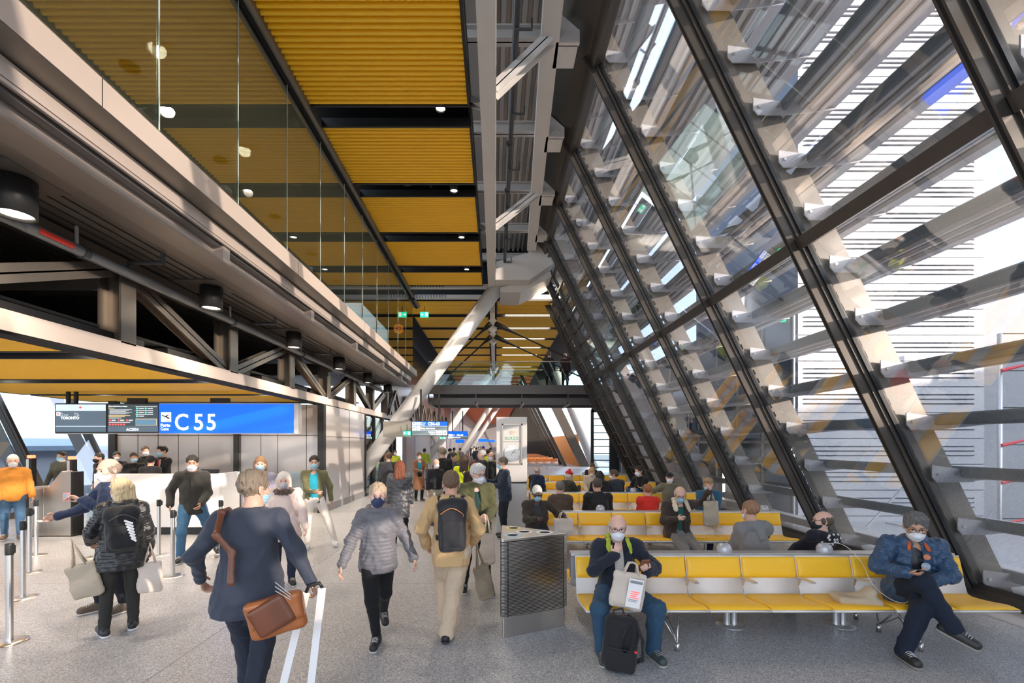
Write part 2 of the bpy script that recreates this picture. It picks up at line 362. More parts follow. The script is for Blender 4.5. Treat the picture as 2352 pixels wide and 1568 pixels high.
# big round column and more beyond
COLM=M('white_painted_column',(.70,.69,.68),.38,var=.03)
def column(a,b,r,label,name='round_column'):
    t=thing(name,label,'column',(0,0,0),group=None)
    a=Vector(a);b=Vector(b); dd=(b-a).normalized()
    MB().tube([a,b],r,32).build('shaft',COLM,t,True)
    MB().tube([a+dd*.0,a+dd*.12],r*1.12,32).build('foot_collar',STEELGREY,t,True)
    return t
column((-5.95,18,0.02),(.1,18,8.25),.30,'thick white slanting round column crossing the concourse from lower left')
column((-5.95,36,0.02),(.1,36,8.25),.30,'white slanting column behind the bridge, left of the clock totem')
column((-4.6,50,0.02),(.9,50,8.25),.30,'sunlit white slanting column farther down the hall')
column((-4.2,62,0.02),(1.2,62,8.25),.30,'thin distant white slanting column farthest down the hall')
column((-7.3,36,8),(-3.6,36,.02),.26,'grey column leaning the other way under the green exit sign')
column((7.9,36,0.02),(4.0,36,10),.32,'grey slanting column right of the clock totem under the bridge')
column((10.6,34,0.02),(6.8,34,8),.3,'grey slanting column near the dark revolving door')
# ---------------------------------------------------------------- mezzanine edge (left)
fz=thing('mezzanine_edge','pale metal clad edge of the upper walkway along the left side','balcony edge')
Y0,Y1=-3.0,20.4
def seg(name,poly,m,par=fz,y0=Y0,y1=Y1): return MB().prism(poly,'y',y0,y1).build(name,m,par)
seg('fascia_panel',[(-3.5,5.05),(-3.5,5.30),(-3.62,5.30),(-3.62,5.05)],PALE)
seg('recess_lining',[(-3.62,5.05),(-3.5,5.045),(-3.76,5.03),(-3.86,5.03),(-3.86,5.3),(-3.62,5.3)],BRONZE)
seg('lower_fascia_panel',[(-3.76,4.86),(-3.76,5.01),(-3.80,5.03),(-3.9,5.03),(-3.9,4.86)],PALE)
seg('edge_rail',[(-3.80,4.825),(-3.77,4.825),(-3.77,4.855),(-3.80,4.855)],PALE)
ib=thing('edge_beam','grey steel channel beam below the walkway edge','beam')
seg('beam_web',[(-3.98,4.6),(-3.96,4.6),(-3.96,4.85),(-3.98,4.85)],PALE,ib)
seg('beam_flange',[(-4.12,4.57),(-3.80,4.57),(-3.80,4.60),(-4.12,4.60)],M('taupe_steel_flange',(.26,.22,.19),.4,.5,var=.1),ib)
seg('beam_top_flange',[(-4.1,4.8),(-3.84,4.8),(-3.84,4.83),(-4.1,4.83)],STEELGREY,ib)
seg('soffit_plate',[(-4.36,4.601),(-3.98,4.601),(-3.98,4.66),(-4.36,4.66)],M('taupe_steel',(.20,.17,.145),.4,.5,var=.12,vscale=1.2),ib)
for k in range(8):
    y=4.38-.05+3.05*k-1.0
    MB().box(-3.97,-3.81,y,y+.16,4.6,4.83).build('stiffener',PALE,ib)
for y in (4.05,8.1,12.2,16.3):
    MB().box(-3.505,-3.498,y,y+.008,5.05,5.30).build('panel_joint',BLACK,fz)
# balustrade glass + head beam
gbal=thing('glass_balustrade','tall frameless glass screen standing on the pale walkway edge at left','glass screen')
for k in range(15):
    y=-1.1+1.46*k
    if y+1.46>20.6: break
    g=MB().box(-3.52,-3.50,y+.004,y+1.452,5.31,8.08).build('glass_pane',GLASSB,gbal)
    MB().box(-3.525,-3.495,y-.006,y+.006,5.31,8.08).build('pane_edge',M('glass_edge',(.55,.62,.58),.2,.2),g)
hb=thing('head_beam','bronze head beam above the tall walkway glass','beam')
seg('beam_casing',[(-3.72,8.12),(-3.36,8.12),(-3.36,8.34),(-3.72,8.34)],BRONZE,hb)
seg('glazing_channel',[(-3.56,8.08),(-3.46,8.08),(-3.46,8.12),(-3.56,8.12)],BLACK,hb)
# walkway interior behind the glass
DARKINT=M('dark_interior_paint',(.05,.05,.048),.7)
struct(box_obj('ceiling_walkway',M('grey_plaster_ceiling',(.46,.44,.40),.8),-9,-3.75,-3,20.4,8.35,8.5),'grey ceiling over the upper walkway')
struct(box_obj('wall_walkway',DARKINT,-9.1,-9.0,-3,20.4,5.2,8.4),'dark back wall of the upper walkway')
struct(box_obj('wall_dark_sheet',BLACK,-9.7,-9.6,-3,20.4,3.6,4.75),'added black sheet darkening the void behind the truss')  # black sheet added to block the sky so the void stays dark
struct(box_obj('trim_32',M('walkway_floor',(.42,.40,.37),.5),-9,-3.86,-3,20.4,5.12,5.2),'dark upper walkway floor slab')
for k in range(7):
    downlight(-5.3,2.2+2.5*k,8.34,'%s round ceiling lamp over the upper walkway counted from the camera'%ORD[k],.12,.02,'lamps over the upper walkway',90,PALE)
    s=MB(); s.lathe([(.001,-.01),(.15,-.01),(.15,0)],(-6.1,2.6+2.5*k,8.34),20)
    tag(s.build('ceiling_speaker',BLACK),'%s round black grille over the upper walkway'%ORD[k],'speaker',group='black grilles over the upper walkway')
# orange wire lamp
wl=MB(); c=Vector(PX(916,755,19.5)); rnd=random.Random(3)
for q in range(9):
    ax=Vector((rnd.uniform(-1,1),rnd.uniform(-1,1),rnd.uniform(-1,1))).normalized(); u=ax.orthogonal().normalized(); w_=ax.cross(u); rr=.2
    wl.tube([c+(u*math.cos(a)+w_*math.sin(a))*rr for a in np.linspace(0,2*math.pi,20)],.008,5)
wl.tube([c+Vector((0,0,.18)),c+Vector((0,0,8.3-c.z))],.006,5)
tag(wl.build('wire_lamp',M('glowing_orange_wire',(.9,.3,.05),.4,emit=(1,.3,.05),estr=1.5)),'round orange wire lamp hanging behind the walkway glass','lamp')
# soffit with dark grooves, under the walkway
SOF=M('taupe_metal_soffit',(.155,.13,.11),.42,.5,var=.12,vscale=1.2)
sf=MB()
x=-4.37
while x>-9.5:
    sf.box(x-.115,x,-3,20.4,4.62,4.68); x-=.15
struct(sf.build('ceiling_soffit',SOF),'taupe ribbed metal soffit under the upper walkway')
struct(box_obj('ceiling_soffit_lining',BLACK,-9.6,-4.0,-3,20.4,4.7,4.75),'black lining above the ribbed soffit')
for k in range(6):
    y=4.38+3.03*k; q=ORD[k]
    tag(MB().box(-6.2,-4.36,y-.32,y+.30,4.595,4.615).build('soffit_plate',SOF),'%s flat bronze plate carrying a downlight under the walkway'%q,'plate',group='plates in the ribbed soffit')
    downlight(-4.62,y,4.58,'%s large black cylinder downlight under the walkway, counted from the camera'%q,.165,.34,'black cylinder downlights under the walkway',45)
# grey pipe
gp=thing('drain_pipe','fat grey pipe hung below the ribbed soffit','pipe')
MB().tube([(-4.92,-3,4.33),(-4.92,20.4,4.33)],.065,16).build('main_pipe',M('grey_pipe',(.17,.17,.17),.4,.2),gp,True)
for k in range(5):
    y=5.35+3.1*k
    MB().tube([(-4.92,y,4.38),(-4.92,y,4.6)],.02,8).build('hanger',ALU,gp)
    MB().tube([(-4.92,y-.05+.1,4.33),(-4.92,y+.02+.1,4.33)],.085,16).build('clamp',pp,gp)
    MB().tube([(-4.92,y+.75,4.33),(-4.92,y+.75,4.47),(-4.45,y+.75,4.47),(-4.45,y+.75,4.6)],[.03]*4,8).build('branch_pipe',pp,gp)
MB().box(-4.86,-4.852,4.85,5.25,4.29,4.35).build('pipe_label',M('red_label',(.7,.05,.03),.5),gp)
# truss above the gate zone
tt=thing('side_truss','brown steel truss above the gate area on the left','truss')
XT=-5.07
TRM=M('bronze_grey_steel',(.22,.185,.15),.36,.7,var=.18,vscale=1.3)
MB().box(XT-.25,XT,-3,40,3.22,3.44).build('bottom_chord',PALE,tt)
MB().box(XT-.25,XT,-3,20.4,4.40,4.58).build('top_chord',TRM,tt)
posts=[1.2+2.55*k for k in range(9)]
for k,y in enumerate(posts):
    m_=MB(); m_.box(XT-.32,XT-.02,y-.012,y+.012,3.42,4.45); m_.box(XT-.03,XT,y-.13,y+.13,3.42,4.45); m_.box(XT-.32,XT-.29,y-.13,y+.13,3.42,4.45)
    m_.build('post',TRM,tt)
    if k<len(posts)-1:
        a,b=(y+.12,posts[k+1]-.12); za,zb=((4.42,3.46) if k%2==0 else (3.46,4.42))
        m_=MB(); ibeam(m_,(XT-.15,a,za),(XT-.15,b,zb),.2,.17,.02,(1,0,0)); m_.build('diagonal',TRM,tt)
for k in (2,5):
    y=posts[k]
    b=thing('transverse_beam','brown beam running left from the truss, %s'%('nearest to the camera' if k==2 else 'farther one'),'beam')
    m_=MB(); ibeam(m_,(XT-.3,y,4.30),(-13,y,4.30),.22,.34,.025); m_.build('beam',TRM,b)
# black slab added to keep the void above the gate ceiling dark
struct(box_obj('trim_33',BLACK,-14.5,XT-.3,-3,18,3.62,3.66),'added black slab darkening the void above the gate ceiling')
struct(box_obj('trim_34',BLACK,XT-.28,XT-.02,-3,40,3.19,3.22),'black shadow joint below the truss chord')
vent=tag(MB().box(-6.9,-6.3,9.1,9.5,3.67,3.95).build('air_handler',ALU),'small ribbed grey unit sitting behind the truss','fan unit')
# gate ceiling panels
gy=[4.4,7.35,10.3,13.0]
for k in range(4):
    y0=gy[k]; y1=y0+(2.38 if k<3 else 2.0)
    panel(-13.2,-5.3,y0,y1,3.42,30,'%s yellow slatted panel of the low gate ceiling counted from the camera'%ORD[k],'yellow gate ceiling panels',h=.06)
    for j in range(3):
        tag(MB().lathe([(.17,-.0),(.15,-.03),(.001,-.035)],(-11.2+2.3*j,y1+.18,3.5),18).build('recessed_lamp',LAMPE if j!=1 else CHROME),'recessed round lamp in the gate ceiling, %s gap, %s in its row'%(ORD[k],ORD[j]),'lamp',group='recessed lamps of the gate ceiling')
        LAMPS.append((-11.2+2.3*j,y1+.18,3.4,35,.12))
# left facade (gate side), sloping the same way
def XL(z): return -13.2-.487*z
lb=[3.6+2.5*i for i in range(7)]
for i in range(6):
    y0,y1=lb[i],lb[i+1]
    w=struct(thing('window_%d'%(i+11),'%s sloping window of the gate lounge counted from the camera'%ORD[i],None))
    MB().prism([(XL(.1),.1),(XL(3.6),3.6),(XL(3.6)-.02,3.6),(XL(.1)-.02,.1)],'y',y0+.05,y1-.05).build('pane',GLASS,w)
    f=MB(); f.prism([(XL(0)+.08,0),(XL(3.7)+.08,3.7),(XL(3.7)-.2,3.7),(XL(0)-.2,0)],'y',y0-.05,y0+.05)
    f.prism([(XL(0)+.08,0),(XL(.15)+.08,.15),(XL(.15)-.1,.15),(XL(0)-.1,0)],'y',y0,y1); f.build('window_frame',FRAME,w)
    MB().prism([(XL(0)-.35,0),(XL(3.7)-.35,3.7),(XL(3.7)-.8,3.7),(XL(0)-.8,0)],'y',y0+.03,y0+.06).build('outer_fin',FINM,w)
# outside the gate lounge: a jet bridge / service buildings
jb=thing('jet_bridge','pale blue glazed jet bridge outside the gate windows','jet bridge')
BLU=M('pale_blue_cladding',(.50,.66,.82),.5,.1)
MB().box(-34,-19,17,30,-4,1.75).build('tunnel_body',M('white_blue_cladding',(.80,.84,.90),.5),jb)
MB().prism([(-34.5,1.75),(-34.5,1.95),(-27,2.35),(-18.6,1.95),(-18.6,1.75)],'y',16.6,30).build('roof',BLU,jb)
m_=MB()
for q in range(12): m_.box(-34+1.3*q,-33.9+1.3*q,16.9,17,-4,1.75)
m_.build('cladding_rib',BLU,jb)
# partition wall with grey metal panels closing the gate area
WP=M('satin_grey_wall_panel',(.40,.375,.365),.33,.55,var=.03)
pw=struct(thing('wall_partition','grey metal panelled wall behind the gate desk',None))
MB().box(-11.2,-5.1,13.5,13.6,0,3.2).build('panel_field',WP,pw)
m_=MB()
for x in (-10.6,-10.0,-9.4,-8.8,-7.55,-6.95,-6.45,-5.6): m_.box(x,x+.012,13.494,13.5,0.1,3.2)
m_.box(-11.2,-5.1,13.494,13.5,2.28,2.295)
m_.build('panel_joint',BLACK,pw)
MB().box(-7.72,-7.58,13.42,13.5,0,3.2).build('post',DARK,pw)
MB().box(-5.22,-5.04,13.38,13.56,0,3.2).build('corner_post',DARK,pw)
MB().box(-11.4,-11.2,13.4,13.6,0,3.3).build('post',DARK,pw)
# white glazed wall panel along the concourse
sw=struct(thing('wall_left','glossy pale wall panels beyond the gate along the left side',None))
MB().box(-5.12,-5.05,13.6,17.6,.22,3.19).build('wall_panel',M('pale_gloss_panel',(.58,.54,.52),.2,.35),sw)
MB().box(-5.1,-5.02,13.6,17.6,0,.22).build('plinth',STEELGREY,sw)
MB().box(-5.047,-5.04,15.75,15.762,.22,3.19).build('panel_joint',BLACK,sw)
MB().box(-5.047,-5.04,13.6,17.6,2.25,2.262).build('panel_joint',BLACK,sw)
gd=struct(thing('door_1','glass door and side lights with dark frames behind the slanting column',None))
MB().box(-5.1,-5.08,17.8,23,.1,3.1).build('pane',GLASSB,gd)
m_=MB()
for y in (17.65,19.0,20.5,22.2,23.0): m_.box(-5.2,-5.02,y,y+.12,0,3.2)
m_.box(-5.2,-5.02,17.65,23.1,0,.08); m_.build('door_frame',DARK,gd)
struct(box_obj('wall_behind_door',M('brown_dark_wall',(.10,.08,.07),.6),-9,-8.9,17.6,34,0,3.2),'dark wall seen through the glass door')
# left side farther: grey/brown pillars, dark band above
sw2=struct(thing('wall_left_far','brown and grey cladding along the far left side',None))
MB().box(-5.3,-5.06,26,28.4,0,3.2).build('pillar',M('taupe_cladding',(.36,.29,.25),.3,.4,var=.08),sw2)
MB().box(-5.3,-5.06,29.0,52,0,3.2).build('wall_panel',M('grey_cladding',(.36,.35,.36),.4,.2),sw2)
MB().box(-5.3,-5.06,52,119,0,7.2).build('far_panel',M('grey_cladding'),sw2)
MB().box(-9,12,120,120.3,0,7.3).build('end_wall',M('grey_cladding'),sw2)
MB().box(-5.3,-5.1,22.5,52,3.4,8.1).build('upper_wall',M('upper_dark_glass',(.05,.05,.055),.2,.2),sw2)
for k in range(9):
    y=21.4+3*k
    m_=MB(); ibeam(m_,(-5.0,y,3.4),(-5.0,y+1.5,4.7),.14,.12,.02,(1,0,0)); ibeam(m_,(-5.0,y+1.5,4.7),(-5.0,y+3,3.4),.14,.12,.02,(1,0,0))
    m_.build('truss_web',TRM,tt)
# ---------------------------------------------------------------- bridge
br=thing('footbridge','dark steel footbridge with glass railing crossing the hall','bridge')
BRM=M('dark_grey_bridge_steel',(.13,.12,.115),.4,.5,var=.06)
MB().box(-3.1,7.6,20.5,20.62,4.28,4.68).build('edge_beam',BRM,br)
MB().box(-3.1,7.6,22.9,23.02,4.28,4.68).build('edge_beam',BRM,br)
MB().box(-3.1,7.6,20.62,22.9,4.5,4.62).build('deck',BRM,br)
MB().box(-3.0,7.6,20.75,20.85,3.82,4.12).build('lower_beam',BRM,br)
MB().box(-3.0,7.6,22.6,22.7,3.82,4.12).build('lower_beam',BRM,br)
for x in (-3.0,-.9,1.2,3.3,5.4): MB().box(x,x+.12,20.7,22.8,3.80,3.92).build('cross_tie',M('bronze_anodised_metal'),br)
for x in (-3.05,-.9,1.2,3.3,5.4): MB().box(x,x+.05,20.7,20.78,3.85,4.3).build('web_plate',BRM,br)
for y,nm in ((20.55,'front_railing'),(22.95,'rear_railing')):
    MB().box(-3.0,7.6,y-.008,y+.008,4.68,5.72).build('railing_glass',GLASSC,br)
    m_=MB(); m_.tube([(-3.0,y,5.74),(7.6,y,5.74)],.025,10); m_.build('handrail',CHROME,br)
# hanger node and rods
hg=thing('bridge_hanger','pale steel hanger with dark tie rods carrying the footbridge','hanger')
MB().box(-.22,.0,20.45,20.7,7.2,7.94).build('hanger_post',WHITE_STEEL,hg)
MB().prism([(-.30,7.55),(-.11,7.75),(.08,7.55),(.08,7.2),(-.11,7.0),(-.30,7.2)],'y',20.4,20.75).build('node_plate',WHITE_STEEL,hg)
MB().prism([(-.30,7.55),(-.11,7.75),(.08,7.55),(.08,7.2),(-.11,7.0),(-.30,7.2)],'y',22.9,23.2).build('node_plate',WHITE_STEEL,hg)
for (xa,xb,y) in ((-.2,-2.95,20.5),(.0,6.3,20.5),(-.2,-2.95,22.95),(.0,6.3,22.95)):
    zb=4.9 if xb<0 else 4.45
    za=7.42
    m_=MB(); L_=Vector((xb-xa,0,zb-za)); a=Vector((xa,y-.1,za))
    m_.tube([a,a+L_*.06,a+L_*.12,a+L_*.2,a+L_*.9,a+L_],[.12,.11,.06,.035,.035,.06],10); m_.build('tie_rod',DARK,hg,True)
# ================================================================== OUTSIDE (right)
struct(box_obj('ground',M('apron_concrete',(.22,.225,.235),.8,var=.08,vscale=.3),-120,120,-60,260,-4.6,-4.5),'pale apron outside')
W1=M('white_metal_cladding',(.62,.61,.62),.45,.15,var=.02)
lb1=thing('louvred_building','white building with horizontal louvre slots outside the glass wall','building',(7.96,12.0,-4.5))
MB().box(0,4.94,.012,6,0,22).build('wall_core',M('dark_joint_grey',(.20,.22,.27),.6),lb1)
m_=MB(); sl=MB(); z=-4.5+.1
zz=6.26-.68*16
while zz<17:
    a,b=zz+4.5+.012,zz+.68+4.5-.012
    m_.box(.02,.14,-.02,.012,a,b); m_.box(4.66,4.92,-.02,.012,a,b)
    # three slots per panel: build the face as strips
    edges=[a,a+.20,a+.235,a+.32,a+.355,a+.44,a+.475,b]
    for i in range(0,8,2): m_.box(.14,4.66,-.02,.012,edges[i],edges[i+1])
    for i in range(1,7,2):
        sl.prism([(-.055,edges[i]+.035),(-.02,edges[i+1]+.006),(.0,edges[i+1]+.006),(-.035,edges[i]+.03)],'x',.2,4.6)
    zz+=.68
m_.build('cladding_panel',W1,lb1); sl.build('louvre_lip',W1,lb1)
nb2=thing('grey_building','pale grey low building at the right edge outside the glass','building',(13.0,14,-4.5))
MB().box(.4,14,2,10,0,11.8).build('wall',M('pale_grey_cladding',(.42,.415,.43),.6),nb2)
MB().box(.3,3,1.9,2,0,6.0).build('door_leaf',M('grey_door',(.34,.35,.37),.5),nb2)
MB().box(.0,.4,-1.9,9,0,11.0).build('side_wall',M('pale_grey_cladding'),nb2)
m_=MB()
for q in range(9): m_.box(.4,14,1.985,2,1.3*q,1.3*q+.02)
m_.build('panel_joint',BLACK,nb2)
sc1=thing('scaffold_pole','pale scaffold pole with red couplers at the right edge outside','scaffold',(12.2,11,-4.5))
MB().tube([(0,0,0),(0,0,9.2)],.05,10).build('pole',ALU,sc1,True)
MB().tube([(.9,0,0),(.9,0,9.2)],.05,10).build('pole',ALU,sc1,True)
for z in (4.6,5.6,6.5,8.3): MB().tube([(-.02,-.06,z),(.45,-.1,z+.12)],[.045,.03],8).build('coupler',M('red_plastic',(.75,.05,.07),.5),sc1)
tb=thing('terminal_wing','opposite terminal wing across the apron, outside the frame on the right','building',(40,-95,-4.5))
MB().box(0,25,0,120,0,15.1).build('wall',M('pale_grey_cladding'),tb)
# darker glazed building between facade and louvred wall
gb=thing('glazed_building','dark glazed building farther back outside the glass wall','building',(8.2,15.3,-4.5))
SLATE=M('slate_cladding',(.10,.12,.15),.4,.3,var=.1)
MB().box(.6,4.5,3,17,0,10.5).build('wall',SLATE,gb)
m_=MB()
for q in range(7): m_.box(.55,.6,3+2.2*q,3.15+2.2*q,0,10.5)
for q in range(8): m_.box(.5,.6,3,17,1.3*q+.4,1.3*q+.5)
m_.build('mullion',ALU,gb)
m_=MB()
for q in range(6):
    for j in range(7):
        if (q*7+j*3)%5<3: m_.box(.58,.62,3.3+2.2*q,5.0+2.2*q,1.3*j+.6,1.3*j+1.6)
m_.build('window',M('bright_window_glass',(.30,.36,.43),.15,.1),gb)
MB().box(-.03,.0,.02,6,0,10.6).build('side_wall',SLATE,lb1)
m_=MB()
for q in range(5): m_.box(-.07,-.03,.02+1.4*q,.10+1.4*q,0,10.6)
for q in range(9): m_.box(-.07,-.03,.02,6,1.25*q+.3,1.25*q+.38)
m_.build('side_mullion',ALU,lb1)
m_=MB()
for q in range(4):
    for j in range(8):
        if (q*5+j*3)%4<2: m_.box(-.04,-.031,.2+1.4*q,1.35+1.4*q,1.25*j+.45,1.25*j+1.4)
m_.build('side_window',M('bright_window_glass'),lb1)
for q,(dx,y,z0,z1) in enumerate(((-.4,0,4.0,5.2),(-.4,0,5.8,6.6),(-.4,0,7.9,9.6),(-.4,.4,2.9,3.6))):
    MB().tube([(dx+.22,-.12+1.2*q,z0+2),(dx+.22,-.12+1.2*q,z1+2)],.035,10).build('tube_light',TUBEE,lb1)
m_=MB()
for q in range(14): m_.bar((8.05+.16*q,11.2,-2.2+.17*q),(8.05+.16*q,11.7,-2.2+.17*q),.2,.04)
m_.bar((8.05,11.2,-1.2),(10.35,11.2,1.3),.04,.04); tag(m_.build('outdoor_stair',ALU),'grey metal stair outside left of the louvred wall','stairs')
# far end-of-facade features: dark revolving door and far glazing
rd=thing('revolving_door','dark framed revolving door at the far right under the bridge','door',(8.1,33,0))
m_=MB(); m_.box(-1.1,1.6,-.1,.1,4.3,4.7); m_.box(-1.15,-.95,-.1,.1,0,4.5); m_.box(.2,.45,-.1,.1,0,4.5); m_.box(1.3,1.6,-.1,.1,0,4.5)
for q in range(8): m_.box(-.95,.3,-.05,.05,.5*q+.3,.5*q+.36)
m_.build('door_frame',DARK,rd); MB().box(.45,1.3,0,.05,0,4.3).build('side_panel',DARK,rd); MB().box(-.95,.2,0,.02,.1,4.3).build('pane',GLASSC,rd)
fw=struct(thing('window_21','far glazed wall of closely spaced dark mullions right of the clock totem',None))
m_=MB()
def XR(z,y): return 6.2-.487*z
for q in range(26):
    y=41+3.0*q
    m_.prism([(6.2,0),(6.2-.487*9,9),(6.5-.487*9,9),(6.5,0)],'y',y,y+.18)
m_.prism([(7.6,0),(7.6-.487*10,10),(8.4-.487*10,10),(8.4,0)],'y',40.2,40.9)
m_.build('window_frame',FRAME,fw)
MB().prism([(6.35,0),(6.35-.487*9,9),(6.37-.487*9,9),(6.37,0)],'y',41,120).build('pane',GLASS,fw)
tag(MB().box(7.5,7.6,41,140,-4.5,2.9).build('orange_reflection',M('orange_reflection_paint',(.85,.32,.05),.6)),'added wall painted as the orange reflection in the far glazing','wall')  # orange reflection of the far glazing is put into this colour
# far ceiling orange fins (beyond the dark end), far right side
struct(box_obj('ceiling_end',M('deep_orange_ceiling',(.80,.15,.012),.6),-6,4,52,120,7.3,7.4),'orange ceiling at the far end of the concourse')
# ================================================================== BENCHES
W=.606
def sweep(profile, w, th):
    """closed strip: profile points (y,z), thickness th downward/back, width w"""
    m=MB(); n=len(profile); nor=[]
    for i in range(n):
        a=profile[max(i-1,0)]; b=profile[min(i+1,n-1)]; dy,dz=b[0]-a[0],b[1]-a[1]; l=math.hypot(dy,dz); nor.append((dz/l,-dy/l))
    poly=list(profile)+[(p[0]+q[0]*th,p[1]+q[1]*th) for p,q in reversed(list(zip(profile,nor)))]
    k=0
    for x in (-w/2,w/2): m.v+=[(x,p[0],p[1]) for p in poly]
    N=len(poly)
    for i in range(N): m.f.append((i,(i+1)%N,N+(i+1)%N,N+i)); m.m.append(0)
    for i in range(n-1):
        j=N-1-i; m.f.append((i,i+1,j-1,j)); m.m.append(0); m.f.append((N+i,N+j,N+j-1,N+i+1)); m.m.append(0)
    return m
SP=[(-.60,.415),(-.585,.425),(-.50,.42),(-.35,.398),(-.20,.385),(-.13,.395),(-.09,.43),(-.07,.50),(-.045,.60),(-.015,.72),(0.0,.80),(.004,.815)]
def cushion(pts, w, th):
    m=MB(); n=len(pts); nor=[]
    for i in range(n):
        a=pts[max(i-1,0)]; b=pts[min(i+1,n-1)]; dy,dz=b[0]-a[0],b[1]-a[1]; l=math.hypot(dy,dz); nor.append((-dz/l,dy/l))
    cols=[(-1,0),(-1,.55),(-.94,.9),(-.8,1),(0,1.05),(.8,1),(.94,.9),(1,.55),(1,0)]
    for i in range(n):
        e=min(i,n-1-i); f={0:0.35,1:.85}.get(e,1)
        for cx,ch in cols: m.v.append((cx*w/2, pts[i][0]+nor[i][0]*th*ch*f, pts[i][1]+nor[i][1]*th*ch*f))
    K=len(cols)
    for i in range(n-1):
        for j in range(K-1): m.f.append((i*K+j,i*K+j+1,(i+1)*K+j+1,(i+1)*K+j)); m.m.append(0)
    m.f.append(tuple(range(K))); m.m.append(0); m.f.append(tuple((n-1)*K+j for j in range(K))[::-1]); m.m.append(0)
    return m
def interp(pts,n):
    P=np.array(pts); s=np.r_[0,np.cumsum(np.hypot(*(P[1:]-P[:-1]).T))]; t=np.linspace(0,s[-1],n)
    return list(zip(np.interp(t,s,P[:,0]),np.interp(t,s,P[:,1])))
def make_bench(n, up, label, arms):
    t=thing('beam_bench',label,'bench',(0,0,0),group='rows of upholstered benches')
    for i in range(n):
        sh=sweep(SP,W-.008,.018).build('seat_shell',SHELL,t,True); sh.location=((i+.5)*W,0,0)
        c=cushion(interp([(-.592,.428),(-.50,.424),(-.35,.402),(-.20,.389),(-.135,.398),(-.10,.42)],12),W-.022,.028).build('seat_cushion',up,sh,True)
        c=cushion(interp([(-.05,.585),(-.02,.70),(.0,.80)],8),W-.022,.026).build('back_cushion',up,sh,True)
    for i in arms:
        a=MB(); x=i*W
        a.prism([(-.05,.42),(-.02,.42),(-.05,.60),(-.09,.60)],'x',x-.012,x+.012); a.prism([(-.05,.585),(-.05,.60),(-.30,.615),(-.32,.60),(-.30,.592)],'x',x-.022,x+.022)
        a.build('armrest',ALU,t,bevel=.003)
    MB().box(.05,n*W-.05,-.33,-.23,.325,.375).build('beam',ALU,t)
    for x,sd in ((.92,1),(n*W-.92,-1)):
        l=MB(); f0=Vector((x,-.53,.07)); f1=Vector((x-.02,-.06,.07))
        for f,pp_ in ((f0,(( -.14,-.40),(.10,-.30))),(f1,((-.14,-.16),(.10,-.24)))):
            for dx,yy in pp_: l.tube([f,(x+dx,yy,.36)],.009,8)
        l.tube([f0,(x+.0,-.28,.24),f1],.008,8)
        l.lathe([(.001,0),(.024,0),(.022,.085),(.001,.085)],(f0.x,f0.y,0),12); l.lathe([(.001,0),(.024,0),(.022,.085),(.001,.085)],(f1.x,f1.y,0),12)
        l.build('wire_leg',CHROME,t,True)
    return t
ROWY=[5.02+3.16*k for k in range(5)]; BX=.88
rown=['nearest','second','third','fourth','fifth']
proto=make_bench(7,SEATY,'x',(1,2,3,4,5))
benches=[]
for k,y in enumerate(ROWY):
    for s in (0,1):
        b=proto if (k==0 and s==0) else copy_tree(proto)
        b.location=(BX,y,0) if s==0 else (BX+7*W,y+.24,0); b.rotation_euler=(0,0,0 if s==0 else math.pi)
        b['label']='yellow seven-seat bench %s, %s row from the camera'%(('facing the camera','backing onto the rail and facing away')[s],rown[k])
    rl=thing('bench_rail','dark grey rail between the two benches of the %s row'%rown[k],'rail',(BX,y,0),group='rails between the back-to-back benches')
    MB().box(-.03,7*W+.0,.045,.195,.795,.825).build('top_strip',ALU,rl,bevel=.004)
    MB().box(-.03,7*W,.07,.17,.54,.795).build('rail_body',M('grey_rail',(.30,.30,.31),.4,.4),rl)
    for xx in (1.78,3.01):
        m_=MB(); m_.lathe([(.001,.012),(.15,.012),(.155,0)],(xx,.12,0.001),28); m_.lathe([(.035,0),(.035,.56)],(xx-.04,.12,0),12); m_.lathe([(.035,0),(.035,.56)],(xx+.04,.12,0),12)
        m_.build('post',ALU,rl,True)
    for j,xx in enumerate((1.71,2.84) if k==0 else (1.04,2.30,4.03) if k==1 else (.75,2.6)):
        d_=thing('power_outlet','grey dome power outlet on the %s bench rail, %s from the left'%(rown[k],ORD[j]),'power outlet',(BX+xx,y+.12,.826),group='dome power outlets on the bench rails')
        MB().lathe([(.078,0),(.08,.015),(.079,.05),(.06,.085),(.03,.102),(.001,.106)],n=24).build('dome',M('outlet_grey',(.50,.50,.52),.35,.3),d_,True)
        MB().lathe([(.001,.112),(.012,.110),(.014,.104)],n=12).build('button',BLACK,d_,True)
for k in range(6):
    y=37+3.4*k
    b=copy_tree(proto); b.location=(BX-.0,y,0); b.scale=(1,1,1)
    b['label']='orange bench far down the hall beside the clock totem, %s of them'%ORD[k]; b['group']='far orange benches'
    for sh in b.children:
        for c in sh.children:
            if 'cushion' in c.name:
                c.data=c.data.copy(); c.data.materials[0]=SEATO
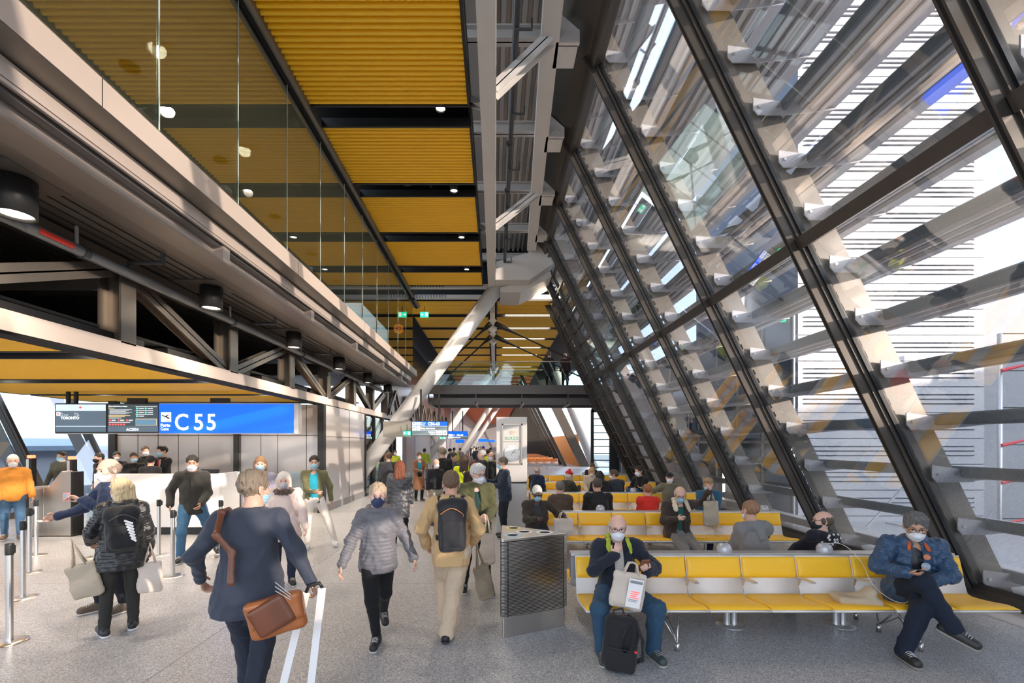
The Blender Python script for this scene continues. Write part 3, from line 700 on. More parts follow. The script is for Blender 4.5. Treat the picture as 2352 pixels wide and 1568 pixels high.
# ================================================================== CLOCK TOTEM
TX0,TX1,TY=.03,.74,10.5
tm=thing('clock_totem','tall white clock totem with a round clock and green lettering beside the benches','clock',(0,TY,0))
zt=2.66
MB().box(TX0,TX1,0,.5,1.16,zt).build('upper_body',M('cream_totem',(.66,.62,.58),.4),tm,bevel=.01)
MB().box(TX0,TX1,.02,.5,0,1.13).build('lower_body',M('pale_brushed_panel',(.55,.53,.51),.35,.5),tm,bevel=.01)
MB().box(TX0,TX1,.01,.5,1.13,1.16).build('shadow_gap',DARK,tm)
m_=MB(); a,b,z0,z1=TX0+.13,TX0+.60,1.56,2.50
for bx in ((a,b,z1-.03,z1),(a,b,z0,z0+.03),(a,a+.03,z0,z1),(b-.03,b,z0,z1)): m_.box(bx[0],bx[1],-.03,0,bx[2],bx[3])
m_.build('clock_frame',M('pale_gold_metal',(.35,.30,.25),.3,.8),tm)
MB().box(a,b,-.012,-.004,2.09,2.095).build('divider',STEELGREY,tm)
ck=MB(); cx_=(a+b)/2; cz_=1.83
cl=MB().lathe([(.20,0),(.205,-.02),(.18,-.03),(.175,-.012)],n=40).build('clock_ring',M('dark_chrome',(.28,.25,.22),.25,.9),tm,True); cl.location=(cx_,-.002,cz_); cl.rotation_euler=(R(-90),0,0); cl.scale=(1,1,-1)
cf=MB().lathe([(.178,.012),(.001,.012)],n=40).build('clock_face',M('clock_white',(.9,.9,.88),.3),tm); cf.location=(cx_,0,cz_); cf.rotation_euler=(R(90),0,0)
m_=MB()
for h_ in range(12):
    q=2*math.pi*h_/12; m_.bar((cx_+.135*math.sin(q),-.016,cz_+.135*math.cos(q)),(cx_+.16*math.sin(q),-.016,cz_+.16*math.cos(q)),.008,.004,(0,1,0))
m_.bar((cx_,-.018,cz_),(cx_+.075,-.018,cz_+.085),.012,.004,(0,1,0)); m_.bar((cx_,-.018,cz_),(cx_+.10,-.018,cz_+.02),.008,.004,(0,1,0)); m_.bar((cx_,-.018,cz_),(cx_-.02,-.018,cz_-.06),.006,.004,(0,1,0))
m_.build('clock_hand',M('clock_gold',(.30,.25,.17),.4,.5),tm)
GREENT=M('pale_green_letters',(.30,.62,.42),.5)
text('ROLEX',.105,'lettering',GREENT,(cx_,-.006,2.135),tm,align='CENTER')
m_=MB()
for q in range(5):
    aa=R(-40+20*q); m_.bar((cx_+.012*(q-2),-.006,2.265),(cx_+.034*(q-2),-.006,2.265+.075-.006*abs(q-2)),.008,.003,(0,1,0)); 
    m_.lathe([(.001,-.004),(.006,0),(.001,.004)],(cx_+.034*(q-2),-.006,2.345-.006*abs(q-2)),8)
m_.box(cx_-.03,cx_+.03,-.009,-.003,2.255,2.268); m_.build('crown_emblem',M('pale_gold_emblem',(.80,.72,.42),.4),tm)
# ================================================================== RECYCLING STATION
A=Vector((.06,4.75)); B=Vector((.83,5.12)); C_=Vector((.08,5.62))
rb=thing('recycling_bin','triangular stainless recycling station with four round openings','bin',(0,0,0))
def inset(ps,d):
    c=sum(ps,Vector((0,0)))/3; return [p+(c-p).normalized()*d for p in ps]
def rounded(ps,r,n=5):
    out=[]
    for i,p in enumerate(ps):
        a=(ps[i-1]-p).normalized(); b=(ps[(i+1)%3]-p).normalized(); p0=p+a*r; p1=p+b*r
        for k in range(n+1):
            t=k/n; out.append(tuple(p0*(1-t)**2+p*2*t*(1-t)+p1*t*t))
    return out
T=[A,B,C_]
MB().prism(rounded(inset(T,.05),.03),'z',.21,1.0).build('inner_body',M('dark_perforated_metal',(.30,.29,.28),.4,.8),rb)
MB().prism(rounded(inset(T,.03),.03),'z',0,.21).build('plinth',BRUSHED,rb,bevel=.003)
m_=MB(); rp=rounded(T,.05)
for k in range(52):
    z=.225+.0152*k; m_.prism(rp,'z',z,z+.0075)
m_.build('wire_ribs',BRUSHED,rb)
m_=MB()
for p in [A.lerp(B,.10),A.lerp(B,.92),A.lerp(C_,.1),A.lerp(C_,.9)]: m_.tube([(p.x,p.y,.22),(p.x,p.y,1.02)],.006,6)
m_.build('upright_bar',DARK,rb)
MB().prism(rp,'z',1.015,1.045).build('top_plate',BRUSHED,rb,bevel=.004)
for (x,y,r_,mm,nm) in ((.19,4.98,.085,M('blue_ring',(.45,.65,.80),.4),'blue ring'),(.22,5.40,.08,M('yellow_ring',(.85,.72,.25),.4),'yellow ring'),(.33,5.17,.085,WHITEP,'white ring'),(.56,5.13,.085,WHITEP,'white ring')):
    rg=MB().lathe([(r_*.72,.003),(r_*1.15,.003),(r_*1.15,.0),(r_*.72,0)],(x,y,1.046),24).build('opening_ring',mm,rb); rg['label']='opening with a '+nm
    MB().lathe([(r_*.72,.004),(r_*.70,-.0),(r_*.68,-.12)],(x,y,1.046),24).build('chute',BRUSHED,rg,True)
    MB().lathe([(r_*.70,.0008),(.001,.0008)],(x,y,1.046),24).build('dark_opening',BLACK,rg)
# ================================================================== STANCHIONS
def make_post():
    t=thing('queue_post','x','queue post',group='stainless queue posts')
    MB().lathe([(.001,.018),(.10,.018),(.155,.008),(.16,0)],n=28).build('base',CHROME,t,True)
    MB().lathe([(.03,.015),(.03,.90)],n=20).build('pole',CHROME,t,True)
    MB().lathe([(.033,.90),(.036,.91),(.036,1.01),(.034,1.018),(.001,1.02)],n=20).build('belt_head',DARK,t,True)
    MB().box(.03,.055,-.018,.018,.92,1.0).build('belt_clip',DARK,t)
    return t
pst=make_post(); first=True
for (x,yt,lb_) in ((22,1247,'nearest stainless queue post at the bottom left edge'),(53,1196,'second queue post from the camera in the left line'),(68,1167,'third queue post in the left line, beside the man in orange'),(83,1147,'farthest queue post of the left line by the gate machine'),(365,1147,'queue post in front of the white desk, left of the man in jeans'),(397,1171,'queue post standing out in front between the black-coated woman and the man in jeans'),(507,1148,'queue post at the right end of the white desk'),(222,1149,'queue post mostly hidden left behind the black-coated blonde woman')):
    s=(yt-1018)/1.03; d_=F/s
    p=pst if first else copy_tree(pst); first=False
    p.location=((x-CX)/s,d_,0); p['label']=lb_; p.rotation_euler=(0,0,random.uniform(-.5,.5))
# ================================================================== GATE DESK, MACHINES
dk=thing('gate_desk','long white gate counter with a dark plinth','counter',(0,10.2,0))
MB().box(-9.0,-6.18,0,.06,.17,1.37).build('front_panel',WHITEP,dk,bevel=.01)
MB().box(-6.28,-6.18,.06,.8,.17,1.37).build('side_panel',WHITEP,dk)
MB().box(-8.95,-6.25,.05,.75,0,.17).build('plinth',DARK,dk)
MB().box(-8.9,-6.3,.1,.8,.95,1.0).build('worktop',STEELGREY,dk)
c2=thing('side_counter','small rounded white counter right of the gate desk','counter',(-6.2,11.1,0))
m_=MB(); m_.prism([(0,0),(.55,0),(.7,.1),(.75,.3),(.7,.5),(0,.5)],'z',.15,1.18); m_.build('counter_body',WHITEP,c2,bevel=.02)
MB().box(.05,.6,.05,.45,0,.15).build('plinth',DARK,c2)
mo=thing('monitor','black monitor on the gate desk','monitor',(-6.75,10.7,1.0))
MB().box(-.25,.25,-.01,.02,.08,.44).build('screen',DARK,mo); MB().box(-.03,.03,0,.05,0,.1).build('stand',DARK,mo); MB().box(-.12,.12,-.08,.1,0,.012).build('foot',DARK,mo)
for nm,ox,lbl in (('boarding_gate',-10.25,'stainless boarding gate machine with a sloping screen'),):
    g=thing(nm,lbl,'gate machine',(ox,10.0,0))
    BR2=M('warm_brushed_steel',(.50,.45,.39),.34,.8,var=.06)
    MB().prism([(0,0.02),(.92,0.02),(.92,1.42),(.70,1.42),(.44,1.10),(0,1.07)],'y',0,.28).build('cabinet',BR2,g,bevel=.008)
    MB().prism([(.46,1.105),(.73,1.425),(.71,1.44),(.44,1.12)],'y',.02,.26).build('screen',M('pale_screen',(.62,.62,.72),.2),g)
    MB().prism([(-.02,1.0),(.0,1.09),(.44,1.12),(.44,1.09),(.02,1.0)],'y',-.01,.29).build('top_trim',ALU,g)
    MB().box(.30,.32,-.004,0,.02,1.07).build('trim_strip',CHROME,g)
    MB().box(.92,.96,.0,.28,0,1.42).build('edge_post',DARK,g)
for j,(x,y) in enumerate(((66,1052),(160,1055))):
    d_=10.6-.3*j; p=Vector(PX(x,y,d_)); t=thing('signal_post','slim black post with a glowing red cap by the boarding gate, %s one'%('left','right')[j],'signal light',(p.x,d_,0),group='red-capped signal posts')
    MB().box(-.06,.06,0,.12,0,p.z).build('post',DARK,t); MB().box(-.05,.05,.01,.11,p.z,p.z+.07).build('red_cap',M('red_glow',(1,.1,.05),.4,emit=(1,.12,.05),estr=2.5),t)
    MB().box(-.061,.0,-.002,0,p.z-.35,p.z-.02).build('light_strip',ALU,t)
gg=thing('glass_gate','clear swing gate with dark frame beside the boarding gate machine','gate',(-9.1,10.15,0))
MB().box(0,.55,0,.02,.1,1.05).build('pane',GLASSC,gg)
MB().box(.55,.68,-.03,.07,0,1.1).build('post',DARK,gg)
m_=MB(); m_.tube([(.03,-.03,.3),(.03,.05,.3)],.04,10); m_.tube([(.03,-.03,.9),(.03,.05,.9)],.04,10); m_.build('hinge',CHROME,gg)
gs=thing('glass_screen','low glass screen standing right of the gate area','glass screen',(-5.35,11.4,0))
MB().box(-.05,.55,0,.02,.05,1.35).build('pane',GLASSC,gs); MB().box(-.05,.55,-.02,.04,0,.05).build('foot_rail',ALU,gs)
# ================================================================== SIGNS
BLUE=M('sign_blue',(.0,.10,.85),.4,emit=(.0,.09,.9),estr=.75); SIGNW=M('sign_white',(.9,.9,.9),.4,emit=(1,1,1),estr=.55)
SLATEB=M('screen_slate',(.10,.14,.18),.3,emit=(.10,.15,.21),estr=.35); SCRD=M('screen_dark',(.05,.075,.09),.3,emit=(.05,.08,.10),estr=.3)
SKYB=M('screen_pale_blue',(.5,.62,.78),.3,emit=(.5,.63,.8),estr=.55); LTXT=M('sign_grey_text',(.55,.6,.63),.4,emit=(.6,.65,.7),estr=.4)
TEAL=M('sign_teal',(.1,.6,.5),.4,emit=(.1,.65,.55),estr=.6); REDS=M('sign_red',(.8,.08,.08),.4,emit=(.9,.1,.1),estr=.6); ORS=M('sign_ochre',(.8,.55,.25),.4,emit=(.8,.55,.25),estr=.5)
DS=12.0
gsn=thing('gate_sign','long hanging gate sign, blue C 55 panel with two dark flight screens','sign')
def rect(name,x0,x1,y0,y1,m,par,off,d=DS,dep=.006):
    a=PX(x0,y1,d); b=PX(x1,y0,d); return MB().box(a[0],b[0],d-off-dep,d-off,a[2],b[2]).build(name,m,par)
def tx(s,x,y,cap,m,par,d=DS,off=.03,bold=0.,align='LEFT',sx=1.,name='lettering'):
    p=PX(x,y,d); return text(s,cap*d/F/.72,name,m,(p[0],d-off,p[2]),par,align=align,bold=bold,sx=sx)
p0=PX(127,996,DS); p1=PX(685,926,DS)
MB().box(p0[0],p1[0],DS,DS+.22,p0[2],p1[2]).build('housing',M('sign_housing',(.62,.60,.58),.4,.3),gsn)
rect('bezel',127,366,926,994,DARK,gsn,.0); rect('bezel',243,249,926,994,DARK,gsn,.006)
s1=rect('flight_screen',130,244,928.5,991.5,SLATEB,gsn,.008)
rect('blue_panel',366,675,927.5,994.5,BLUE,gsn,.006)
s2=rect('notice_screen',249,364,928.5,991.5,SCRD,gsn,.008)
rect('screen_banner',130,244,928.5,943.5,SKYB,s1,.016); rect('screen_line',130,244,978,979.3,SKYB,s1,.016)
rect('airline_square',131.5,140,946,954.5,SIGNW,s1,.016)
def leaf(x,y,r_,par,off):
    p=PX(x,y,DS); k=r_*DS/F; m=MB(); pts=[(0,1),(.22,.5),(.5,.7),(.45,.2),(1,.25),(.75,-.1),(.85,-.3),(.3,-.45),(.35,-.7),(.05,-.62),(.05,-1),(-.05,-1),(-.05,-.62),(-.35,-.7),(-.3,-.45),(-.85,-.3),(-.75,-.1),(-1,.25),(-.45,.2),(-.5,.7),(-.22,.5)]
    m.prism([(p[0]+a*k,p[2]+b*k) for a,b in pts],'y',DS-off-.004,DS-off); return m.build('leaf_emblem',REDS,par)
leaf(186.5,935.5,3.6,s1,.024); leaf(135.8,950.5,2.8,s1,.024)
tx('Vol',142,950,2.6,LTXT,s1); tx('Porte',173,950,2.6,LTXT,s1); tx('AC2554',142,954.8,3.6,LTXT,s1); tx('11:40',173,954.8,3.6,LTXT,s1)
tx('TORONTO',142,962.5,6,SIGNW,s1,bold=.002)
rect('screen_line',249,364,978.5,979.6,SLATEB,s2,.016); rect('screen_footer',249,364,979.6,991.5,SLATEB,s2,.014)
tx('AC2554',292,989,6,SIGNW,s2,bold=.002)
tx('Objets et liquides dans mes bagages',251.5,934,2.6,SIGNW,s2,sx=.82,bold=.001); tx('Bienvenue',251.5,938,2.3,ORS,s2)
for r_ in range(6): rect('text_line',253,304-7*(r_%3),940+2.0*r_,941.1+2.0*r_,LTXT,s2,.016)
rect('text_line',251.5,300,953.3,954.6,ORS,s2,.016); rect('text_line',251.5,288,956,957.2,ORS,s2,.016); rect('text_line',251.5,280,959.2,960.4,SIGNW,s2,.016); rect('text_line',251.5,300,969.2,970.2,SIGNW,s2,.016)
def dot(x,y,r_,m,par):
    p=PX(x,y,DS); k=r_*DS/F; mb=MB(); mb.prism([(p[0]+k*math.cos(a),p[2]+k*math.sin(a)) for a in np.linspace(0,2*math.pi,13)[:-1]],'y',DS-.022,DS-.016); mb.build('round_icon',m,par)
for q in range(3): dot(254.2+19.5*q,965,2.4,REDS,s2); rect('text_line',258+19.5*q,267+19.5*q,963.4,966.6,LTXT,s2,.016)
for q in range(6): dot(254+6.5*q,974.6,2.4,REDS,s2)
for (x,y) in ((316,938),(336,938),(316,947),(336,947),(316,955.5)): dot(x,y,2.3,TEAL,s2); rect('text_line',320,320+12,y-1.3,y+1.3,LTXT,s2,.016)if x<320 else rect('text_line',340,352,y-1.3,y+1.3,LTXT,s2,.016)
for y in (933.2,942,950.8): rect('text_line',313,361-8*(y>940),y,y+1.2,SIGNW,s2,.016)
rect('notice_frame',313,361.5,961.5,977,ORS,s2,.016); rect('notice_field',313.9,360.6,962.4,976.1,M('screen_midblue',(.12,.25,.38),.3,emit=(.12,.25,.38),estr=.4),s2,.024)
pc=rect('pictogram_square',371,394,946.5,969,SIGNW,gsn,.014)
p=PX(371,969,DS); q_=DS/F
m_=MB(); m_.bar((p[0]+2.5*q_,DS-.025,p[2]+15.5*q_),(p[0]+19*q_,DS-.025,p[2]+9*q_),.006,2.2*q_,(0,0,1)); m_.prism([(p[0]+9*q_,p[2]+13*q_),(p[0]+17*q_,p[2]+17*q_),(p[0]+18.5*q_,p[2]+16.5*q_),(p[0]+12.5*q_,p[2]+11.5*q_)],'y',DS-.028,DS-.022)
m_.prism([(p[0]+12*q_,p[2]+11.5*q_),(p[0]+18*q_,p[2]+8*q_),(p[0]+21*q_,p[2]+10.5*q_),(p[0]+19*q_,p[2]+7.0*q_),(p[0]+15*q_,p[2]+8*q_)],'y',DS-.028,DS-.022)
m_.box(p[0]+11*q_,p[0]+21.5*q_,DS-.028,DS-.022,p[2]+1.6*q_,p[2]+2.6*q_); m_.build('plane_symbol',DARK,pc)
tx('C',402,987,38,SIGNW,gsn,bold=.008,sx=.9); tx('5',446,987,38,SIGNW,gsn,bold=.008,sx=.92); tx('5',475,987,38,SIGNW,gsn,bold=.008,sx=.92)
tx('Porte',370.5,979.5,7,SIGNW,gsn,bold=.004); tx('Gate',370.5,988,7,SIGNW,gsn,bold=.001)
for x in (150,168): tag(box_obj('sign_hanger',DARK,(x-CX-3)*DS/F,(x-CX+3)*DS/F,DS+.05,DS+.12,3.10,3.45),'slim dark hanger above the flight screen, %s one'%('left' if x==150 else 'right'),'hanger')
for x in (309,501): tag(box_obj('sign_bracket',DARK,(x-CX-21)*DS/F,(x-CX+21)*DS/F,DS+.05,DS+.15,3.12,3.25),'wide black bracket above the gate sign, %s one'%('left' if x==309 else 'right'),'bracket')
# directional signs
SG=M('sign_grey_panel',(.17,.22,.24),.4,emit=(.17,.22,.24),estr=.25); GREEN=M('exit_green',(.02,.55,.28),.4,emit=(.02,.6,.32),estr=1.0)
def dirsign(x0,x1,y0,y1,d,label,full=True):
    t=thing('direction_sign',label,'sign')
    a=PX(x0,y1,d); b=PX(x1,y0,d); k=(x1-x0)/84.
    MB().box(a[0],b[0],d,d+.15,a[2],b[2]).build('housing',DARK,t)
    def rc(nm,xx0,xx1,yy0,yy1,m,off): 
        A_=PX(x0+xx0*k,y0+yy1*k,d); B_=PX(x0+xx1*k,y0+yy0*k,d); return MB().box(A_[0],B_[0],d-off-.006,d-off,A_[2],B_[2]).build(nm,m,t)
    def tt_(s,xx,yy,cap,bold=0,al='LEFT'): 
        p=PX(x0+xx*k,y0+yy*k,d); text(s,cap*k*d/F/.72,'lettering',SIGNW,(p[0],d-.03,p[2]),t,align=al,bold=bold)
    o=10 if not full else 0
    rc('blue_panel',1,83,1-0,11+o,BLUE,.0); rc('divider',1,83,11+o,12+o,LTXT,.0); rc('grey_panel',1,83,12+o,21+o,SG,.0)
    for yy in (2+o,12.8+o):
        for xx in (2,12): rc('icon_square',xx,xx+8.6,yy,yy+7.8,SIGNW,.012)
        A_=PX(x0+6.2*k,y0+(yy+6)*k,d); z_=A_[2]; u=k*d/F
        m_=MB(); m_.bar((A_[0],d-.026,z_),(A_[0],d-.026,z_+4.6*u),1*u,.006,(0,1,0)); m_.bar((A_[0]-2*u,d-.026,z_+2.6*u),(A_[0],d-.026,z_+4.8*u),.8*u,.006,(0,1,0)); m_.bar((A_[0]+2*u,d-.026,z_+2.6*u),(A_[0],d-.026,z_+4.8*u),.8*u,.006,(0,1,0)); m_.build('arrow',DARK,t)
        if yy<12.8: m_=MB(); m_.bar((A_[0]+7.5*u,d-.026,z_+3.4*u),(A_[0]+12.5*u,d-.026,z_+1.8*u),.8*u,.006,(0,1,0)); m_.bar((A_[0]+9.5*u,d-.026,z_+2.8*u),(A_[0]+11.5*u,d-.026,z_+4.4*u),.8*u,.006,(0,1,0)); m_.build('plane_symbol',DARK,t)
    tt_('Portes',22,5.4+o,2.9); tt_('Gates',22,9.6+o,2.9); tt_('C56-63',38,9.2+o,6.6,.006); tt_('Baby care room',22,18.2+o,3.6,.004)
    if full:
        rc('divider',1,83,21,22,LTXT,.0); rc('grey_panel',1,83,22,33,SG,.0); rc('icon_square',56,71,23,32,SIGNW,.012); rc('icon_square',72.5,81.5,23,32,SIGNW,.012)
        tt_('Toilettes',54,26.5,3.0,.002,'RIGHT'); tt_('Toilets',54,31,3.0,.002,'RIGHT')
        A_=PX(x0+75*k,y0+29.5*k,d); u=k*d/F
        m_=MB(); m_.bar((A_[0],d-.026,A_[2]),(A_[0]+4*u,d-.026,A_[2]+4*u),.9*u,.006,(0,1,0)); m_.bar((A_[0]+1.2*u,d-.026,A_[2]+4*u),(A_[0]+4.3*u,d-.026,A_[2]+4*u),.9*u,.006,(0,1,0)); m_.bar((A_[0]+4*u,d-.026,A_[2]+1.2*u),(A_[0]+4*u,d-.026,A_[2]+4.2*u),.9*u,.006,(0,1,0))
        for q in (-16,-12,-8): m_.bar((A_[0]+q*u,d-.026,A_[2]),(A_[0]+q*u,d-.026,A_[2]+3.5*u),1.2*u,.006,(0,1,0))
        m_.build('arrow',DARK,t)
    m_=MB(); 
    for xx in (x0+(x1-x0)*.25,x0+(x1-x0)*.75):
        A_=PX(xx,y0,d); m_.box(A_[0]-.03,A_[0]+.03,d+.05,d+.1,A_[2],A_[2]+1.2)
    m_.build('hanger',DARK,t)
    return t
dirsign(945,1029,967,1001,17.0,'nearer blue and grey direction sign to gates C56-63 with toilets line')
dirsign(1028,1074,990,1008,27.0,'farther blue direction sign to gates C56-63 partly behind the nearer one',False)
def exitsign(x0,x1,y0,y1,d,label):
    t=thing('exit_sign',label,'exit sign'); a=PX(x0,y1,d); b=PX(x1,y0,d)
    MB().box(a[0],b[0],d,d+.05,a[2],b[2]).build('sign_box',GREEN,t)
    w=b[0]-a[0]; h=b[2]-a[2]; m_=MB(); xm=a[0]+w*.25; zm=(a[2]+b[2])/2
    m_.bar((xm-w*.15,d-.004,zm),(xm+w*.15,d-.004,zm),h*.16,.004,(0,1,0)); m_.bar((xm-w*.15,d-.004,zm),(xm-w*.03,d-.004,zm+h*.22),h*.14,.004,(0,1,0)); m_.bar((xm-w*.15,d-.004,zm),(xm-w*.03,d-.004,zm-h*.22),h*.14,.004,(0,1,0)); m_.build('arrow',SIGNW,t)
    MB().box(b[0]-w*.38,b[0]-w*.08,d-.006,d,a[2]+h*.15,b[2]-h*.15).build('door_symbol',SIGNW,t)
    MB().box((a[0]+b[0])/2-.01,(a[0]+b[0])/2+.01,d+.02,d+.04,b[2],b[2]+.25).build('hanger',DARK,t)
exitsign(965,984,716,728,19.5,'small green exit sign under the yellow ceiling beyond the walkway glass')
exitsign(926,943,990,999,16.8,'green exit sign beside the direction sign, under the dark beam')
exitsign(1010,1024,1003,1008,26.6,'distant green exit sign below the second direction sign')
exitsign(1792,1810,727,739,12.4,'green exit sign outside through the right glass wall')
tag(box_obj('dark_fascia',M('grey_bulkhead',(.30,.28,.25),.5,.3),(880-CX)*17/F,(944-CX)*17/F,17.0,17.2,PX(0,1003,17)[2],PX(0,967,17)[2]),'plain grey bulkhead left of the direction sign','panel')
for j,(x0,x1,y0,y1,d) in enumerate(((1046,1066,1009,1017,40),(1099,1120,1008,1014,55),(1122,1136,1010,1015,70))):
    a=PX(x0,y1,d);b=PX(x1,y0,d); tag(MB().box(a[0],b[0],d,d+.1,a[2],b[2]).build('far_sign',BLUE),'tiny blue sign far down the hall, %s from the left'%ORD[j],'sign')
# ================================================================== IMPLICIT-SURFACE MODELLING
def V3(*a): return np.array(a,dtype=np.float32)
def unit(v): v=np.asarray(v,dtype=np.float64); return v/(np.linalg.norm(v)+1e-9)
class Vol:
    def __init__(s, lo, hi, h):
        s.h=h; s.lo=np.array(lo,dtype=np.float64)-3*h; s.n=np.ceil((np.array(hi)-s.lo)/h).astype(int)+4
        s.d=np.full(s.n,1.0,dtype=np.float32)
        s.ax=[(s.lo[i]+h*np.arange(s.n[i])).astype(np.float32) for i in range(3)]
    def sl(s, lo, hi):
        a=np.clip(np.floor((np.array(lo)-s.lo)/s.h).astype(int),0,s.n); b=np.clip(np.ceil((np.array(hi)-s.lo)/s.h).astype(int)+1,0,s.n)
        if np.any(b<=a): return None
        S=tuple(slice(a[i],b[i]) for i in range(3))
        return S, s.ax[0][S[0]][:,None,None], s.ax[1][S[1]][None,:,None], s.ax[2][S[2]][None,None,:]
    def put(s,S,f,k,op):
        d=s.d[S]
        if op=='add':
            if k>0:
                h=np.maximum(k-np.abs(d-f),0)/k; s.d[S]=np.minimum(d,f)-h*h*k*.25
            else: s.d[S]=np.minimum(d,f)
        elif op=='sub':
            f=-f
            if k>0:
                h=np.maximum(k-np.abs(d-f),0)/k; s.d[S]=np.maximum(d,f)+h*h*k*.25
            else: s.d[S]=np.maximum(d,f)
    def cone(s,a,b,ra,rb,k=.02,op='add',flat=None,quilt=None):
        a=np.asarray(a,dtype=np.float64); b=np.asarray(b,dtype=np.float64); m=max(ra,rb)*(1.0 if flat is None else max(1,flat[1]))+k+2*s.h
        q=s.sl(np.minimum(a,b)-m,np.maximum(a,b)+m)
        if q is None: return s
        S,x,y,z=q; u=b-a; L=float(u@u)+1e-9
        t=np.clip(((x-a[0])*u[0]+(y-a[1])*u[1]+(z-a[2])*u[2])/L,0,1).astype(np.float32)
        dx=x-(a[0]+t*u[0]); dy=y-(a[1]+t*u[1]); dz=z-(a[2]+t*u[2])
        if flat is not None:
            n=unit(flat[0]); c=(dx*n[0]+dy*n[1]+dz*n[2])*(1/flat[1]-1); dx=dx+c*n[0]; dy=dy+c*n[1]; dz=dz+c*n[2]
        r=ra+(rb-ra)*t
        if quilt: r=r+quilt[1]*(np.abs(np.sin(math.pi*t*quilt[0]))**.6-1)
        f=np.sqrt(dx*dx+dy*dy+dz*dz)-r
        if flat is not None: f=f*min(1,.5+.5*flat[1])
        s.put(S,f.astype(np.float32),k,op); return s
    def ell(s,c,r,k=.02,op='add',rot=None):
        c=np.asarray(c,dtype=np.float64); m=max(r)+k+2*s.h; q=s.sl(c-m,c+m)
        if q is None: return s
        S,x,y,z=q; x=x-c[0]; y=y-c[1]; z=z-c[2]
        if rot is not None: x,y,z=[rot[0,i]*x+rot[1,i]*y+rot[2,i]*z for i in range(3)]
        g=np.sqrt((x/r[0])**2+(y/r[1])**2+(z/r[2])**2); s.put(S,((g-1)*min(r)*np.where(g<1,1,.5+.5*max(r)/min(r))).astype(np.float32) if False else ((g-1)*min(r)).astype(np.float32),k,op); return s
    def rbox(s,c,hf,r,k=.01,op='add',rot=None):
        c=np.asarray(c,dtype=np.float64); m=float(np.linalg.norm(hf))+k+2*s.h; q=s.sl(c-m,c+m)
        if q is None: return s
        S,x,y,z=q; x=x-c[0]; y=y-c[1]; z=z-c[2]
        if rot is not None: x,y,z=[rot[0,i]*x+rot[1,i]*y+rot[2,i]*z for i in range(3)]
        qx,qy,qz=[np.abs(v)-(hf[i]-r) for i,v in enumerate((x,y,z))]
        f=np.sqrt(np.maximum(qx,0)**2+np.maximum(qy,0)**2+np.maximum(qz,0)**2)+np.minimum(np.maximum(np.maximum(qx,qy),qz),0)-r
        s.put(S,(f+0*x*y*z).astype(np.float32),k,op); return s
    def plane(s,p,n,k=0.):
        """keep the side the normal points away from"""
        n=unit(n); f=((s.ax[0][:,None,None]-p[0])*n[0]+(s.ax[1][None,:,None]-p[1])*n[1]+(s.ax[2][None,None,:]-p[2])*n[2]).astype(np.float32)
        if k>0:
            h=np.maximum(k-np.abs(s.d-f),0)/k; s.d=np.maximum(s.d,f)+h*h*k*.25
        else: s.d=np.maximum(s.d,f)
        return s
    def noise(s,amp,fr,seed=0,stretch=(1,1,1),ridge=0):
        I=np.nonzero(np.abs(s.d)<.04)
        if len(I[0])==0: return s
        r=np.random.RandomState(seed); P=[s.ax[i][I[i]]*stretch[i] for i in range(3)]; v=0
        w=np.sin(P[0]*fr*.6+1+seed)+np.sin(P[2]*fr*.5+P[1]*fr*.4+seed)
        for _ in range(5):
            k=unit(r.normal(size=3))*fr*r.uniform(.6,1.5); v=v+np.sin(P[0]*k[0]+P[1]*k[1]+P[2]*k[2]+r.uniform(0,6)+1.2*w)
        if ridge:
            for _ in range(3):
                k=unit(r.normal(size=3)*np.array((.6,.6,1.)))*fr*r.uniform(.8,1.6); u=np.sin(P[0]*k[0]+P[1]*k[1]+P[2]*k[2]+r.uniform(0,6)+1.6*w+.5*v)
                v=v+ridge*(np.sqrt(np.abs(u)+.02)-.75)
        s.d[I]+=(amp*v/2.2).astype(np.float32); return s
    def mesh(s):
        d=s.d; d[0]=d[-1]=1; d[:,0]=d[:,-1]=1; d[:,:,0]=d[:,:,-1]=1
        g=d<0; nx,ny,nz=s.n
        c=g[:-1,:-1,:-1].astype(np.int8)
        for dx in (0,1):
            for dy in (0,1):
                for dz in (0,1):
                    if dx or dy or dz: c=c+g[dx:nx-1+dx,dy:ny-1+dy,dz:nz-1+dz]
        act=(c>0)&(c<8); I=np.nonzero(act); N=len(I[0])
        if N==0: return np.zeros((0,3)),np.zeros((0,4),int)
        idx=np.full(act.shape,-1,dtype=np.int32); idx[I]=np.arange(N)
        cr={}
        for dx in (0,1):
            for dy in (0,1):
                for dz in (0,1): cr[dx,dy,dz]=d[I[0]+dx,I[1]+dy,I[2]+dz]
        acc=np.zeros((N,3)); cnt=np.zeros(N)
        ks=list(cr)
        for a in ks:
            for ax in range(3):
                if a[ax]==0:
                    b=list(a); b[ax]=1; b=tuple(b); va,vb=cr[a],cr[b]; m=(va<0)!=(vb<0)
                    t=np.where(m,va/np.where(m,va-vb,1),0); p=np.tile(np.array(a,float),(N,1)); p[:,ax]=t
                    acc[m]+=p[m]; cnt[m]+=1
        v=acc/cnt[:,None]+np.stack(I,1); v=v*s.h+s.lo
        F_=[]
